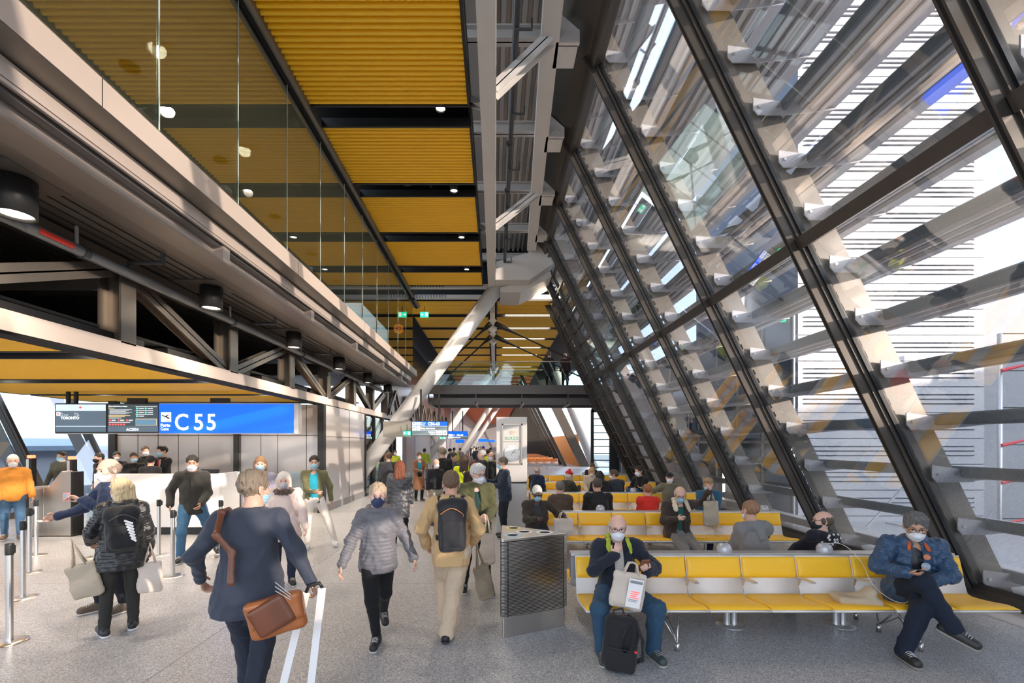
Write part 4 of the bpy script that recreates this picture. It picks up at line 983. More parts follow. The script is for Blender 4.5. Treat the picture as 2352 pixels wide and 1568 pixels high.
        for ax in range(3):
            o=[0,0,0]; sl1=[slice(None)]*3; sl2=[slice(None)]*3; sl1[ax]=slice(0,-1); sl2[ax]=slice(1,None)
            e=g[tuple(sl1)]!=g[tuple(sl2)]; E=np.nonzero(e); sg=g[tuple(sl1)][E]
            b,c_=(ax+1)%3,(ax+2)%3
            ok=(E[b]>0)&(E[c_]>0); E=[q[ok] for q in E]; sg=sg[ok]
            def cell(db,dc):
                q=[E[0].copy(),E[1].copy(),E[2].copy()]; q[b]=q[b]-db; q[c_]=q[c_]-dc
                return idx[np.minimum(q[0],idx.shape[0]-1),np.minimum(q[1],idx.shape[1]-1),np.minimum(q[2],idx.shape[2]-1)]
            f=np.stack([cell(1,1),cell(0,1),cell(0,0),cell(1,0)],1); f[~sg]=f[~sg][:,::-1]; F_.append(f)
        f=np.concatenate(F_); f=f[(f>=0).all(1)]
        return v,f
    def build(s,name,m,parent=None,relax=1):
        v,f=s.mesh()
        for _ in range(relax):
            if len(v)==0: break
            acc=np.zeros_like(v); cnt=np.zeros(len(v))
            for i in range(4):
                np.add.at(acc,f[:,i],v[f[:,(i+1)%4]]+v[f[:,(i+3)%4]]); np.add.at(cnt,f[:,i],2)
            v=.5*v+.5*acc/np.maximum(cnt,1)[:,None]
        me=bpy.data.meshes.new(name); me.vertices.add(len(v)); me.vertices.foreach_set('co',v.astype(np.float32).ravel())
        me.loops.add(4*len(f)); me.loops.foreach_set('vertex_index',f.astype(np.int32).ravel()); me.polygons.add(len(f))
        me.polygons.foreach_set('loop_start',np.arange(0,4*len(f),4,dtype=np.int32)); me.polygons.foreach_set('use_smooth',np.ones(len(f),bool))
        me.update(calc_edges=True); me.validate(); me.materials.append(m)
        o=bpy.data.objects.new(name,me); COL.objects.link(o)
        if parent: o.parent=parent
        return o
def cloth(name,col,rough=.85,bump=(180,.25),sheen=.15,spec=.3,var=.06): return mat('cloth_'+name,col,rough,bump=bump,sheen=sheen,spec=spec,var=var,vscale=6)
def skinm(tone): return mat('skin_%d'%int(tone[0]*1000),tone,.5,bump=(60,.08),var=.05,vscale=14,spec=.35)
SK=(.62,.36,.26); SKP=(.70,.43,.33); SKD=(.12,.065,.045); SKT=(.52,.29,.19)
MW=mat('mask_white',(.78,.80,.84),.8,bump=(120,.1)); MBL=mat('mask_blue',(.32,.55,.68),.8,bump=(120,.1)); MNV=mat('mask_navy',(.04,.06,.14),.8,bump=(120,.1)); MBK=mat('mask_black',(.015,.016,.02),.8)
def ik(a,t,l1,l2,pole):
    a=np.array(a,float); t=np.array(t,float); v=t-a; D=np.linalg.norm(v); D2=min(D,(l1+l2)*.995); u=v/(D+1e-9); t=a+u*D2
    x=(l1*l1-l2*l2+D2*D2)/(2*D2); h=math.sqrt(max(l1*l1-x*x,0)); p=np.array(pole,float); p=p-u*(p@u); p=unit(p)
    return a+u*x+p*h, t
def rotm(yaw=0,pitch=0,roll=0):
    """head style rotation: pitch>0 looks down (facing -Y), yaw turns"""
    return np.array((Matrix.Rotation(R(yaw),3,'Z')@Matrix.Rotation(R(pitch),3,'X')@Matrix.Rotation(R(roll),3,'Y')))
def person(label, px, d, H=1.75, rz=0., pose='stand', z0=0., group=None, x=None, res=None, **k):
    """px: picture column of the body, d: distance. facing -Y at rz=0 (towards the camera)."""
    g=k.get
    X=(px-CX)*d/F if x is None else x
    if x is None: rz+=math.degrees(math.atan2(-X,d))*.9
    t=thing('person',label,'person',(X,d,z0),R(rz),group=group)
    if res is None: res=.0068 if d<5.6 else .0085 if d<7 else .0115 if d<10 else .016 if d<15 else .024 if d<25 else .034
    S=H/1.75; fat=g('fat',1.0); skin=skinm(g('skin',SK))
    det=res<.012
    lean=g('lean',4 if pose=='walk' else 2); side=g('side',0)
    if pose=='sit':
        hip=np.array(g('hip',(0,0,.52)))*1.0; hip[2]/=S; fl=g('Lf',(.13,-.50,.09)); fr=g('Rf',(-.13,-.50,.09)); hl=g('Lh',(.14,-.32,.60)); hr=g('Rh',(-.14,-.32,.60)); lean=g('lean',6)
    elif pose=='walk':
        hip=np.array((0,0,.905)); fl=g('Lf',(.07,-.28,.10)); fr=g('Rf',(-.07,.30,.17)); hl=g('Lh',(.27,.15,.86)); hr=g('Rh',(-.27,-.18,.88))
    else:
        hip=np.array((0,0,.93)); fl=g('Lf',(.11,0,.09)); fr=g('Rf',(-.11,.02,.09)); hl=g('Lh',(.25,-.06,.82)); hr=g('Rh',(-.25,-.06,.82))
    T=rotm(g('twist',0),lean,side); up=T@np.array((0,0,1.)); rt=T@np.array((1.,0,0)); fw=T@np.array((0,-1.,0))
    neck=hip+up*.53; chest=hip+up*.33
    sw=g('sw',.17); shL=neck-up*.045+rt*sw; shR=neck-up*.045-rt*sw
    hiL=hip+rt*.09*1; hiR=hip-rt*.09
    elL,hl=ik(shL,hl,.285,.26,g('Lep',(.5,.6,-.5))); elR,hr=ik(shR,hr,.285,.26,g('Rep',(-.5,.6,-.5)))
    knL,fl=ik(hiL,fl,.43,.42,g('Lkp',(.1,-1,.3))); knR,fr=ik(hiR,fr,.43,.42,g('Rkp',(-.1,-1,.3)))
    hR=rotm(g('yaw',0),g('pitch',4)+lean*.3,g('roll',0)); hd=neck+up*.07+(hR@np.array((0,-.02,.105)))*1.0
    if pose=='sit' : hd=hd+fw*g('headfwd',.02)
    HS=g('hs',1.07)
    def Hd(x,y,z): return hd+hR@np.array((x*HS,y*HS,z*HS))
    A=lambda p: np.asarray(p)*S
    allp=np.array([A(p) for p in (hip,neck,hd,shL,shR,elL,elR,hl,hr,knL,knR,fl,fr)]); lo=allp.min(0)-.24; hi=allp.max(0)+.24
    lo[2]=min(lo[2],allp[:,2].min()-.11)
    fdir={}
    for sgn,fo,fd in ((1,fl,g('Lfd')),(-1,fr,g('Rfd'))):
        fdir[sgn]=unit(fd) if fd is not None else unit((sgn*.18,-1,-min(max(0,(fo[2]-.09))*3.0,1.1)))
    # ---- body
    v=Vol(lo,hi,res); c=lambda a,b,ra,rb,kk=.025,**q: v.cone(A(a),A(b),ra*S,rb*S,kk,**q)
    SH=S*HS; v.ell(A(Hd(0,.014,.030)),[.076*SH,.096*SH,.086*SH],.01,rot=hR); v.ell(A(Hd(0,-.022,-.03)),[.063*SH,.070*SH,.095*SH],.03,rot=hR); v.ell(A(Hd(0,-.042,-.085)),[.042*SH,.042*SH,.034*SH],.03,rot=hR)
    if det:
        v.cone(A(Hd(-.032,-.083,.026)),A(Hd(.032,-.083,.026)),.009*S,.009*S,.02)
        for sx in (-1,1):
            v.ell(A(Hd(sx*.031,-.094,.006)),[.017*SH,.014*SH,.010*SH],.012,'sub',rot=hR); v.ell(A(Hd(sx*.045,-.062,-.025)),[.022*SH]*3,.03,rot=hR)
            v.ell(A(Hd(sx*.079,.012,-.008)),[.010*SH,.020*SH,.033*SH],.006,rot=hR); v.ell(A(Hd(sx*.086,.006,-.004)),[.006*S,.010*S,.018*S],.004,'sub',rot=hR)
        v.cone(A(Hd(0,-.090,.012)),A(Hd(0,-.108,-.030)),.008*S,.013*S,.012); v.ell(A(Hd(0,-.088,-.062)),[.024*S,.012*S,.011*S],.008,rot=hR)
    else:
        for sx in (-1,1): v.ell(A(Hd(sx*.079,.012,-.008)),[.012*S,.02*S,.03*S],.006,rot=hR)
        v.cone(A(Hd(0,-.090,.012)),A(Hd(0,-.105,-.030)),.010*S,.014*S,.012)
    c(neck-up*.04,hd-up*.05,.058,.055,.03)
    c(hip+up*.04,chest,.125*fat,.135*fat,.06,flat=(fw,.72)); c(chest,neck-up*.08,.135,.12,.06,flat=(fw,.68)); c(shL,shR,.055,.055,.05)
    for sh,el,ha,kn,fo,hi_ in ((shL,elL,hl,knL,fl,hiL),(shR,elR,hr,knR,fr,hiR)):
        c(sh,el,.047,.038,.03); c(el,ha,.038,.026,.02); c(hi_,kn,.08*fat,.055,.04); c(kn,fo,.052,.036,.03); fd_=fdir[1 if fo is fl else -1]; c(fo,fo+fd_*.08+np.array((0,0,-.03)),.034,.025,.02)
    hands={}
    for sgn,el,ha,pn,cu,hdv in ((1,elL,hl,g('Lpalm',None),g('Lcurl',.45),g('Ldir')),(-1,elR,hr,g('Rpalm',None),g('Rcurl',.45),g('Rdir'))):
        dr=unit(ha-el) if hdv is None else unit(hdv)
        n=np.array(pn if pn is not None else (-sgn*1.,0,0.)); n=unit(n-dr*(n@dr)); th=-np.cross(dr,n)*sgn
        hands[sgn]=(ha,dr,n,th)
        c(ha-dr*.015,ha+dr*.065,.026,.036,.012,flat=(n,.45))
        if res<.02:
            for i,(off,l) in enumerate(((.030,.072),(.010,.080),(-.010,.075),(-.029,.060))):
                b0=ha+dr*(.085-.004*abs(i-1))+th*off; q=dr.copy(); ang=0
                for j,(ll,r0) in enumerate(((.5,.0095),(.3,.0088),(.24,.0078))):
                    ang+=cu*(1.05 if j==0 else 1.15)*(1+.06*i); q=dr*math.cos(ang)+n*math.sin(ang); b1=b0+q*l*ll; c(b0,b1,r0,r0*.93,.003); b0=b1
            b0=ha+dr*.022+th*.026; b1=b0+unit(dr*.65+th*.7+n*.25)*.040; b2=b1+unit(dr*.9+th*.15+n*.45)*.032; c(b0,b1,.014,.011,.01); c(b1,b2,.0105,.0085,.003)
    body=v.build('body',skin,t)
    # eyes
    if det:
        for sx in (-1,1):
            m_=MB(); m_.lathe([(.0118*math.sin(q),-.0118*math.cos(q)) for q in np.linspace(.01,math.pi-.01,9)],n=12)
            e=m_.build('eye',mat('eye_white',(.50,.47,.44),.25),body,True); p=A(Hd(sx*.031,-.0765,.005)); e.location=p; e.scale=(SH,SH,SH)
            m_=MB(); m_.lathe([(.001,.0129),(.0055,.0122),(.0078,.0100)],n=12); i_=m_.build('iris',mat('iris_dark',(.03,.02,.015),.15),e,True); i_.rotation_euler=Matrix(hR.tolist()).to_euler(); i_.rotation_euler=(Matrix(hR.tolist())@Matrix.Rotation(R(90),3,'X')).to_euler()
        hbc=g('hair',('short',(.10,.07,.05)))[1]
        for sx in (-1,1):
            MB().tube([A(Hd(sx*.014,-.0925,.026)),A(Hd(sx*.030,-.0935,.031)),A(Hd(sx*.048,-.083,.026))],[.0028*SH,.0036*SH,.0018*SH],6).build('eyebrow',mat('brow_%d'%int(hbc[0]*100),tuple(q*.7 for q in hbc),.8),body)
    # ---- hair
    hs,hc=g('hair',('short',(.10,.07,.05)))
    if hs!='none':
        hv=Vol(A(hd)-.30*S,A(hd)+.20*S,max(res*.9,.006)); hh=lambda c_,r,kk=.01,op='add': hv.ell(A(Hd(*c_)),[q*SH for q in r],kk,op,rot=hR)
        if hs=='ring':
            hh((0,.020,.008),(.087,.104,.080)); hh((0,-.03,.075),(.075,.125,.065),.01,'sub'); hh((0,-.10,-.02),(.09,.095,.12),.01,'sub'); hv.plane(A(Hd(0,0,-.055)),hR@np.array((0,0,-1.)),.01)
        elif hs in('short','thick','grey'):
            th_=1.0 if hs=='short' else 1.035
            hh((0,.018,.036),(.083*th_,.104*th_,.094*th_)); 
            if hs=='thick': hh((.008,-.030,.098),(.055,.055,.024),.03)
            hh((0,-.128,-.018),(.082,.080,.098),.010,'sub'); hv.plane(A(Hd(0,.0,-.075)),hR@np.array((0,-.15,-1.)),.01)
            for sx in (-1,1): hh((sx*.085,.005,-.02),(.02,.025,.035),.006,'sub')
        elif hs in('long','bob','pony','bun'):
            hh((0,.020,.036),(.087,.108,.096)); 
            if hs=='long':
                for q in (-.055,0,.055): hv.cone(A(Hd(q,.07,.0)),A(hd+hR@np.array((q*1.3,.10,-.06))+np.array((0,.02,-.20))),.055*S,.035*S,.03)
            if hs=='bob':
                for q in (-.06,0,.06): hv.cone(A(Hd(q,.055,.0)),A(Hd(q*1.2,.06,-.10)),.05*S,.035*S,.03)
            if hs=='pony': hv.cone(A(Hd(0,.10,.02)),A(Hd(0,.14,-.12)),.03*S,.022*S,.02)
            if hs=='bun': hh((0,.10,.07),(.045,.045,.045),.02)
            hh((0,-.130,-.045),(.066,.085,.11),.015,'sub')
            if hs!='long' and hs!='bob': hv.plane(A(Hd(0,.0,-.085)),hR@np.array((0,-.15,-1.)),.01)
        if hs=='beanie':
            hh((0,.012,.045),(.092,.112,.096)); hv.plane(A(Hd(0,0,.035)),hR@np.array((0,.25,-1.)),.008); hh((0,.0,.155),(.033,.033,.03),.01); hv.cone(A(Hd(-.09,0,.045)),A(Hd(.09,0,.045)),.02,.02,.01) if False else None
        elif hs=='cap':
            hh((0,.012,.040),(.088,.106,.086)); hv.plane(A(Hd(0,0,.030)),hR@np.array((0,0,-1.)),.004); hv.cone(A(Hd(-.03,-.12,.035)),A(Hd(.03,-.12,.035)),.045*S,.045*S,.01,flat=(hR@np.array((0,0,1.)),.2))
        else: hv.noise(.0040 if hs!='thick' else .0055,190,3,(1,.8,.4))
        mm=mat('hair_%d_%d'%(int(hc[0]*1000),int(hc[2]*1000)),hc,.55,bump=(220,.5),var=.25,vscale=60) if hs not in('beanie','cap') else cloth('hat_%d'%int(hc[0]*1000),hc,bump=(260,.6))
        hv.build({'beanie':'knitted_hat','cap':'cap'}.get(hs,'hair'),mm,t)
        if hs in('beanie','cap','ring') and g('hair2'):
            hv=Vol(A(hd)-.16*S,A(hd)+.16*S,max(res*.9,.006)); hh((0,.03,-.01),(.085,.088,.075)); hh((0,-.11,-.02),(.09,.10,.12),.01,'sub'); hv.plane(A(Hd(0,0,.035)),hR@np.array((0,0,1.)),.005); hv.noise(.003,150,3,(1,.8,.35)); hv.build('hair',mat('hair2',g('hair2'),.6,bump=(200,.4)),t)
    # ---- mask
    mk=g('mask',MW)
    if mk is not None:
        mv=Vol(A(hd)-.15*S,A(hd)+.13*S,max(res*.8,.0055)); mm_=lambda c_,r,kk=.012,op='add': mv.ell(A(Hd(*c_)),[q*SH for q in r],kk,op,rot=hR)
        mm_((0,-.040,-.052),(.067,.074,.056)); mv.cone(A(Hd(0,-.088,-.010)),A(Hd(0,-.105,-.045)),.022*S,.027*S,.03); mm_((0,-.05,-.085),(.05,.055,.036))
        mv.plane(A(Hd(0,-.02,0)),hR@np.array((0,1.,0)),.004); mv.plane(A(Hd(0,-.09,-.006)),hR@np.array((0,-.35,1.)),.004)
        if det:
            I=np.nonzero(np.abs(mv.d)<.03); P=[mv.ax[i][I[i]]/S-hd[i] for i in range(3)]; zz=P[0]*hR[0,2]+P[1]*hR[1,2]+P[2]*hR[2,2]; mv.d[I]+=(.0016*np.sin(zz*2*math.pi/.022)).astype(np.float32)
        mo_=mv.build('face_mask',mk,t)
        if det:
            for sx in (-1,1):
                MB().tube([A(Hd(sx*.062,-.04,-.03)),A(Hd(sx*.078,-.01,.005)),A(Hd(sx*.088,.012,.02))],.0018,6).build('ear_loop',MW,mo_); MB().tube([A(Hd(sx*.058,-.035,-.08)),A(Hd(sx*.076,-.005,-.05)),A(Hd(sx*.088,.014,-.03))],.0018,6).build('ear_loop',MW,mo_)
    if g('glasses') and det:
        m_=MB()
        for sx in (-1,1):
            m_.tube([A(Hd(sx*.034+.026*math.cos(q),-.106+.006*abs(math.cos(q)),.004+.018*math.sin(q))) for q in np.linspace(0,2*math.pi,17)],.0026,6,caps=False)
            m_.tube([A(Hd(sx*.060,-.098,.010)),A(Hd(sx*.083,0,.012))],.0025,6)
        m_.tube([A(Hd(-.009,-.108,.008)),A(Hd(.009,-.108,.008))],.0025,6); m_.build('glasses',mat('spectacle_frame',(.05,.03,.02),.3),t,True)
    # ---- trousers
    tc=g('legs',(.03,.05,.10)); th=max(.009,g('tthick',.010)); cuff=g('cuff',.055)
    v=Vol(lo,np.minimum(hi,A(hip)+np.array((.9,.9,.28))),max(res*1.15,.008)); c=lambda a,b,ra,rb,kk=.025,**q: v.cone(A(a),A(b),ra*S,rb*S,kk,**q)
    c(hip-up*.01,hip+up*.10,.132*fat,.128*fat,.04,flat=(fw,.80))
    for hi_,kn,fo in ((hiL,knL,fl),(hiR,knR,fr)):
        c(hi_,kn,.088*fat+th,.062+th,.045,quilt=None); c(kn,fo+unit(kn-fo)*g('ankle',.0),.060+th,g('hemr',.048)+th*.7,.035)
    v.noise(g('wrinkle',.0052),30,5+int(abs(X)*10),(1,1,.8),ridge=2.0 if det else 0)
    for hi_,kn,fo in ((hiL,knL,fl),(hiR,knR,fr)): pass
    v.build(g('legname','trousers'),cloth('leg_%d_%d_%d'%tuple(int(q*1000) for q in tc),tc,sheen=.05,bump=(260,.2)),t)
    # ---- shoes
    shc=g('shoes',(.02,.02,.022)); shm=mat('shoe_%d_%d'%(int(shc[0]*1000),int(shc[1]*1000)),shc,.5,bump=(80,.2))
    for sgn,kn,fo,fd in ((1,knL,fl,g('Lfd')),(-1,knR,fr,g('Rfd'))):
        dr=fdir[sgn]
        upf=unit(np.cross(np.cross(dr,(0,0,1.)),dr)); o=fo-upf*.045
        a0=o-dr*.055; a1=o+dr*.175
        v=Vol(A(np.minimum(a0,a1))-.12*S,A(np.maximum(a0,a1))+.14*S,max(res*.9,.006)); c=lambda a,b,ra,rb,kk=.02,**q: v.cone(A(a),A(b),ra*S,rb*S,kk,**q)
        c(a0+upf*.006,a0+dr*.10+upf*.018,.044,.048,.02); c(a0+dr*.08+upf*.01,a1-dr*.01+upf*.004,.050,.044,.02); c(o+upf*.01,o+upf*.06,.047,.050,.02)
        v.plane(A(o-upf*.022),-upf,.004); so=v.build('shoe',shm,t)
        v=Vol(A(np.minimum(a0,a1))-.10*S,A(np.maximum(a0,a1))+.10*S,max(res*.9,.006)); c(a0-upf*.012,a1-dr*.005-upf*.008,.049,.047,.0,); v.plane(A(o-upf*.020),upf); v.plane(A(o-upf*.043),-upf)
        v.build('sole',mat('sole_%d'%int(g('sole',(.6,.58,.55))[0]*1000),g('sole',(.6,.58,.55)),.6),so)
        if det:
            m_=MB(); sd=unit(np.cross(dr,upf))
            for q in range(4):
                b=o+dr*(.070+.019*q)+upf*(.069-.005*q); m_.tube([A(b-sd*.030-upf*.014),A(b-sd*.012),A(b+sd*.012),A(b+sd*.030-upf*.014)],.0030,6)
            m_.build('laces',mat('lace_%d'%int(g('lace',(.5,.48,.42))[0]*1000),g('lace',(.5,.48,.42)),.7),so)
    # ---- upper garments
    jc=g('top',(.05,.05,.06)); tk=g('thick',.022); hem=g('hem',.02); q_=g('quilt'); wr=max(res*1.1,.0075)
    slv=g('sleeve',1.0)
    def garment(name,tk,hem,qn,col,sleeve,cutopen,noise_,flare=0.,collar=0,mt=None,par=t):
        v=Vol(lo,np.minimum(hi,A(hd)+np.array((.9,.9,.06))),wr); c=lambda a,b,ra,rb,kk=.025,**q: v.cone(A(a),A(b),ra*S,rb*S,kk,**q)
        sn=lambda n: (n*qn/1.,.011) if qn else None
        if pose=='sit': base=hip+up*min(hem,.05)
        else: base=hip+up*(hem+.05)
        c(base,chest,(.132+flare)*fat+tk+(.016 if name!='shirt' else 0),.140*fat+tk,.05,flat=(fw,.76),quilt=sn(5 if hem>-.1 else 7)); c(chest,neck-up*.085,.140*max(1,fat*.96)+tk,.115+tk,.05,flat=(fw,.74),quilt=sn(3))
        if hem<-.02:
            b2=hip+up*(hem+.05)
            if pose=='sit':
                for kn,hi_ in ((knL,hiL),(knR,hiR)): c(hi_,hi_+(kn-hi_)*min(1,-hem*2.2),.105+tk,.085+tk,.04)
        c(shL+rt*.0,shR,.055+tk*.8,.055+tk*.8,.05)
        if sleeve:
            for sh,el,ha in ((shL,elL,hl),(shR,elR,hr)):
                w_=el+(ha-el)*min(1,sleeve)*.96
                c(sh,el,.051+tk,.041+tk*.9,.04,quilt=sn(6))
                if sleeve>.1: c(el,w_,.041+tk*.9,.033+tk*.7,.03,quilt=sn(6))
        v.noise(noise_*(1 if not qn else .7),26 if not qn else 60,7+int(abs(X)*10),(1,1,.75),ridge=(1.9 if not qn else .8) if det else 0)
        if collar:
            for a in np.linspace(0,2*math.pi,13)[:-1]:
                p=lambda a: neck+up*.03+rt*math.cos(a)*.072-fw*math.sin(a)*.068+fw*.012
                c(p(a)-up*.01,p(a+.52)-up*.01,.018*collar,.018*collar,.02)
        if g('hood'):
            c(neck-fw*.085-rt*.075+up*.0,neck-fw*.085+rt*.075+up*.0,.062,.062,.02); c(neck-fw*.12-up*.03,neck-fw*.15-up*.13,.080,.045,.015,flat=(fw,.6)); c(neck-rt*.085+fw*.05+up*.01,neck-rt*.085-fw*.06+up*.01,.034,.05,.02); c(neck+rt*.085+fw*.05+up*.01,neck+rt*.085-fw*.06+up*.01,.034,.05,.02)
        v.ell(A(hd-up*.03),[.066*S,.068*S,.14*S],.012,'sub')
        if cutopen:
            bx=.14*max(1,fat*.96)*.76+tk
            for za,zb,ra,rb in ((-.03,-.25,.05,.062),(-.25,-.50,.062,.075)): c(neck+fw*(.075 if za>-.1 else bx+.02)+up*za,neck+fw*(bx+.02)+up*zb,ra*cutopen+.0,rb*cutopen,.008,op='sub')
        v.plane(A(hip+up*(hem if pose!='sit' else min(hem,-.12)-.02)),-up,.01)
        return v.build(name,mt or cloth('top_%d_%d_%d'%tuple(int(q*1000) for q in col),col,rough=g('trough',.8),bump=g('tbump',(180,.25)),spec=g('tspec',.3)),par)
    if g('shirt') is not None: garment('shirt',.004,.03,False,g('shirt'),.0,0,.003)
    jk=garment(g('topname','jacket'),tk,hem,q_,jc,slv,g('open',0),g('tn',.0085 if det else .006),g('flare',0.),g('collar',1))
    t['_s']=S
    info=dict(t=t,S=S,hd=hd,hR=hR,neck=neck,chest=chest,hip=hip,up=up,rt=rt,fw=fw,hands=hands,shL=shL,shR=shR,jacket=jk,rz=R(rz),loc=np.array((X,d,z0)),Hd=Hd,elL=elL,elR=elR,knL=knL,knR=knR,fl=fl,fr=fr)
    del t['_s']
    return info
def world(I,p):
    p=np.asarray(p)*I['S']; c,s_=math.cos(I['rz']),math.sin(I['rz'])
    return I['loc']+np.array((p[0]*c-p[1]*s_,p[0]*s_+p[1]*c,p[2]))
def wdir(I,v):
    c,s_=math.cos(I['rz']),math.sin(I['rz']); return np.array((v[0]*c-v[1]*s_,v[0]*s_+v[1]*c,v[2]))
# ---- carried things, modelled around a world position
def frame(rt,up):
    rt=unit(rt); up=unit(np.asarray(up)-rt*(np.asarray(up)@rt)); bk=np.cross(up,rt)*-1
    return np.stack([rt,-np.cross(up,rt)*-1 if False else np.cross(up,rt),up],1)
def backpack(I,label,col=(.02,.02,.022),size=(.15,.085,.24),off=(0,.0),straps=True,res=.009,accent=None,name='backpack'):
    S=I['S']; rt,up,fw=[wdir(I,I[q]) for q in ('rt','up','fw')]; c0=world(I,I['chest']-I['fw']*(.155+size[1])+I['up']*(off[1]-.02)+I['rt']*off[0])
    t=thing(name,label,'backpack',tuple(c0)); Rm=np.stack([rt,-fw,up],1)
    v=Vol(-np.ones(3)*.36,np.ones(3)*.36,res); L=lambda x,y,z: Rm@np.array((x,y,z))
    sx,sy,sz=size
    v.rbox(L(0,0,0),(sx,sy,sz),.06,rot=Rm); v.rbox(L(0,sy*.85,-sz*.3),(sx*.82,.045,sz*.55),.04,.015,rot=Rm); v.cone(L(-sx*.6,0,sz*.75),L(sx*.6,0,sz*.75),.07,.07,.05); v.noise(.005,34,2)
    mt=cloth('bag_%d_%d'%(int(col[0]*1000),int(col[2]*1000)),col,.7); v.build('bag_body',mt,t)
    m_=MB(); m_.tube([L(-sx*.8,sy*.6,sz*.2)*1.0]+[L(-sx*.8+sx*1.6*q,sy*1.02+.03*math.sin(q*3.14),sz*.45+.06*math.sin(q*math.pi)) for q in np.linspace(0,1,8)],.004,6); m_.build('zip',mat('zip_'+('a' if accent else 'b'),accent or (.12,.12,.12),.4),t)
    m_=MB(); m_.tube([L(-.03,-.02,sz),L(-.02,-.02,sz+.035),L(.02,-.02,sz+.035),L(.03,-.02,sz)],.008,8); m_.build('top_handle',mt,t,True)
    if straps:
        for sg in (-1,1):
            q=lambda a,b,c_: world(I,I['chest']+I['rt']*a+I['fw']*b+I['up']*c_)-c0
            pts=[q(sg*.09,-.15,.15),q(sg*.11,-.11,.225),q(sg*.12,.0,.235),q(sg*.125,.11,.15),q(sg*.135,.155,.0),q(sg*.16,.10,-.12),q(sg*.13,-.12,-.18)]
            s_=Vol(np.min(pts,0)-.05,np.max(pts,0)+.05,.008)
            for a,b in zip(pts[:-1],pts[1:]): s_.cone(a,b,.024,.024,.02,flat=(fw if True else up,.55))
            s_.build('shoulder_strap',mt,t)
    return t
def tote(label,pos,w=.34,h=.36,dep=.05,rz=0.,col=(.62,.52,.40),handle=None,tilt=0.,name='tote_bag',cat='bag',printed=None,sag=1.):
    """cloth bag whose top centre hangs at pos"""
    t=thing(name,label,cat,tuple(pos),R(rz)); v=Vol((-w/2-.06,-dep-.06,-h-.12),(w/2+.06,dep+.06,.03),.009)
    v.rbox((0,0,-h/2-.06),(w/2,dep*.45,h/2),.022); v.ell((0,0,-h*.70-.06),[w*.43,dep*sag,h*.30],.04); v.noise(.0035,30,4,ridge=2.); v.build('bag_body',cloth('tote_%d'%int(col[0]*1000),col,bump=(300,.4)),t)
    for sy in (-1,1):
        m_=MB(); m_.tube([(-w*.22,sy*dep*.45,-.08),(-w*.12,sy*dep*.3,.02),(0,0,.07 if handle is None else handle),(w*.12,sy*dep*.3,.02),(w*.22,sy*dep*.45,-.08)],.009,8); m_.build('handle',cloth('tote_%d'%int(col[0]*1000),col),t,True)
    if tilt: t.rotation_euler=(0,R(tilt),R(rz))
    return t
def phone(I,hand,label,col=(.02,.02,.025),case=None,name='phone',size=(.037,.006,.078),tip=(0,-.5,.8)):
    ha,dr,n,th=I['hands'][hand]; c=world(I,ha+dr*.085+n*.028); t=thing(name,label,'phone',tuple(c))
    nw=unit(wdir(I,n)); up=unit(wdir(I,dr*.75+th*.5)); x=unit(np.cross(up,nw)); Rm=np.stack([x,nw,np.cross(x,nw)],1)
    t.rotation_euler=Matrix(Rm.tolist()).to_euler()
    MB().box(-size[0],size[0],-size[1],size[1],-size[2],size[2]).build('case',mat('phone_case_%d'%int((case or col)[0]*1000),case or col,.35),t,bevel=.004)
    MB().box(-size[0]*.9,size[0]*.9,size[1],size[1]+.001,-size[2]*.95,size[2]*.95).build('screen',mat('phone_screen',(.02,.03,.05),.1,emit=(.25,.35,.5),estr=.3),t)
    m_=MB(); m_.box(-size[0]*.7,-size[0]*.1,-size[1]-.002,-size[1],size[2]*.45,size[2]*.88); m_.build('camera_bump',mat('near_black_metal'),t)
    return t
# ================================================================== PEOPLE
P={}
NAVY=(.022,.030,.055); DENIM=(.045,.105,.19); BLK=(.012,.012,.014); GREYH=('short',(.38,.37,.36)); BRH=('short',(.10,.065,.04)); DKH=('short',(.02,.016,.014)); BONE=(.72,.66,.55)
# ---- foreground
P['gw']=person('woman in a grey padded jacket and dark patterned mask walking towards the camera',868,4.69,1.66,0,'walk',fat=1.06,sw=.155,
  skin=SKP,hair=('bun',(.48,.36,.24)),mask=MNV,top=(.17,.165,.18),thick=.026,hem=-.12,flare=.03,quilt=1.4,trough=.45,shirt=(.02,.02,.02),open=0,legs=(.012,.012,.014),tthick=.0,hemr=.040,wrinkle=.0022,legname='leggings',
  Lf=(.05,.42,.19),Rf=(-.01,-.08,.09),Lh=(.38,-.02,.90),Rh=(-.38,-.16,.84),hood=1,pitch=2,lace=(.6,.6,.6),collar=1.4)
P['tan']=person('man in a tan hooded jacket and beige trousers walking away with a black backpack',1036,4.79,1.77,178,'walk',fat=1.0,
  hair=('short',(.16,.10,.06)),mask=MBL,top=(.62,.40,.19),thick=.03,hem=-.14,flare=.02,hood=1,legs=(.62,.48,.34),tthick=.03,hemr=.06,shoes=(.015,.015,.017),sole=(.05,.05,.05),
  Rf=(.04,.06,.09),Lf=(.06,-.16,.14),Rh=(-.24,-.16,.98),Lh=(.26,-.10,.95),yaw=8,tn=.008)
backpack(P['tan'],'black backpack worn by the man in the tan hooded jacket',(.02,.02,.024),(.14,.075,.26),(-.02,-.02),accent=(.7,.25,.08))
P['suit']=person('tall man in a navy suit seen from behind in the foreground',572,3.48,1.85,168,'walk',fat=1.12,sw=.19,
  hair=('thick',(.22,.17,.12)),mask=MBL,top=(.045,.052,.075),thick=.020,hem=-.19,flare=.06,legs=(.028,.032,.048),tthick=.02,hemr=.05,topname='suit_jacket',trough=.7,
  Rh=(-.43,.0,.88),Lh=(.34,-.10,.95),Lf=(.06,-.2,.09),Rf=(-.05,.16,.12),yaw=-35,tn=.007,collar=.8,Rcurl=.9)
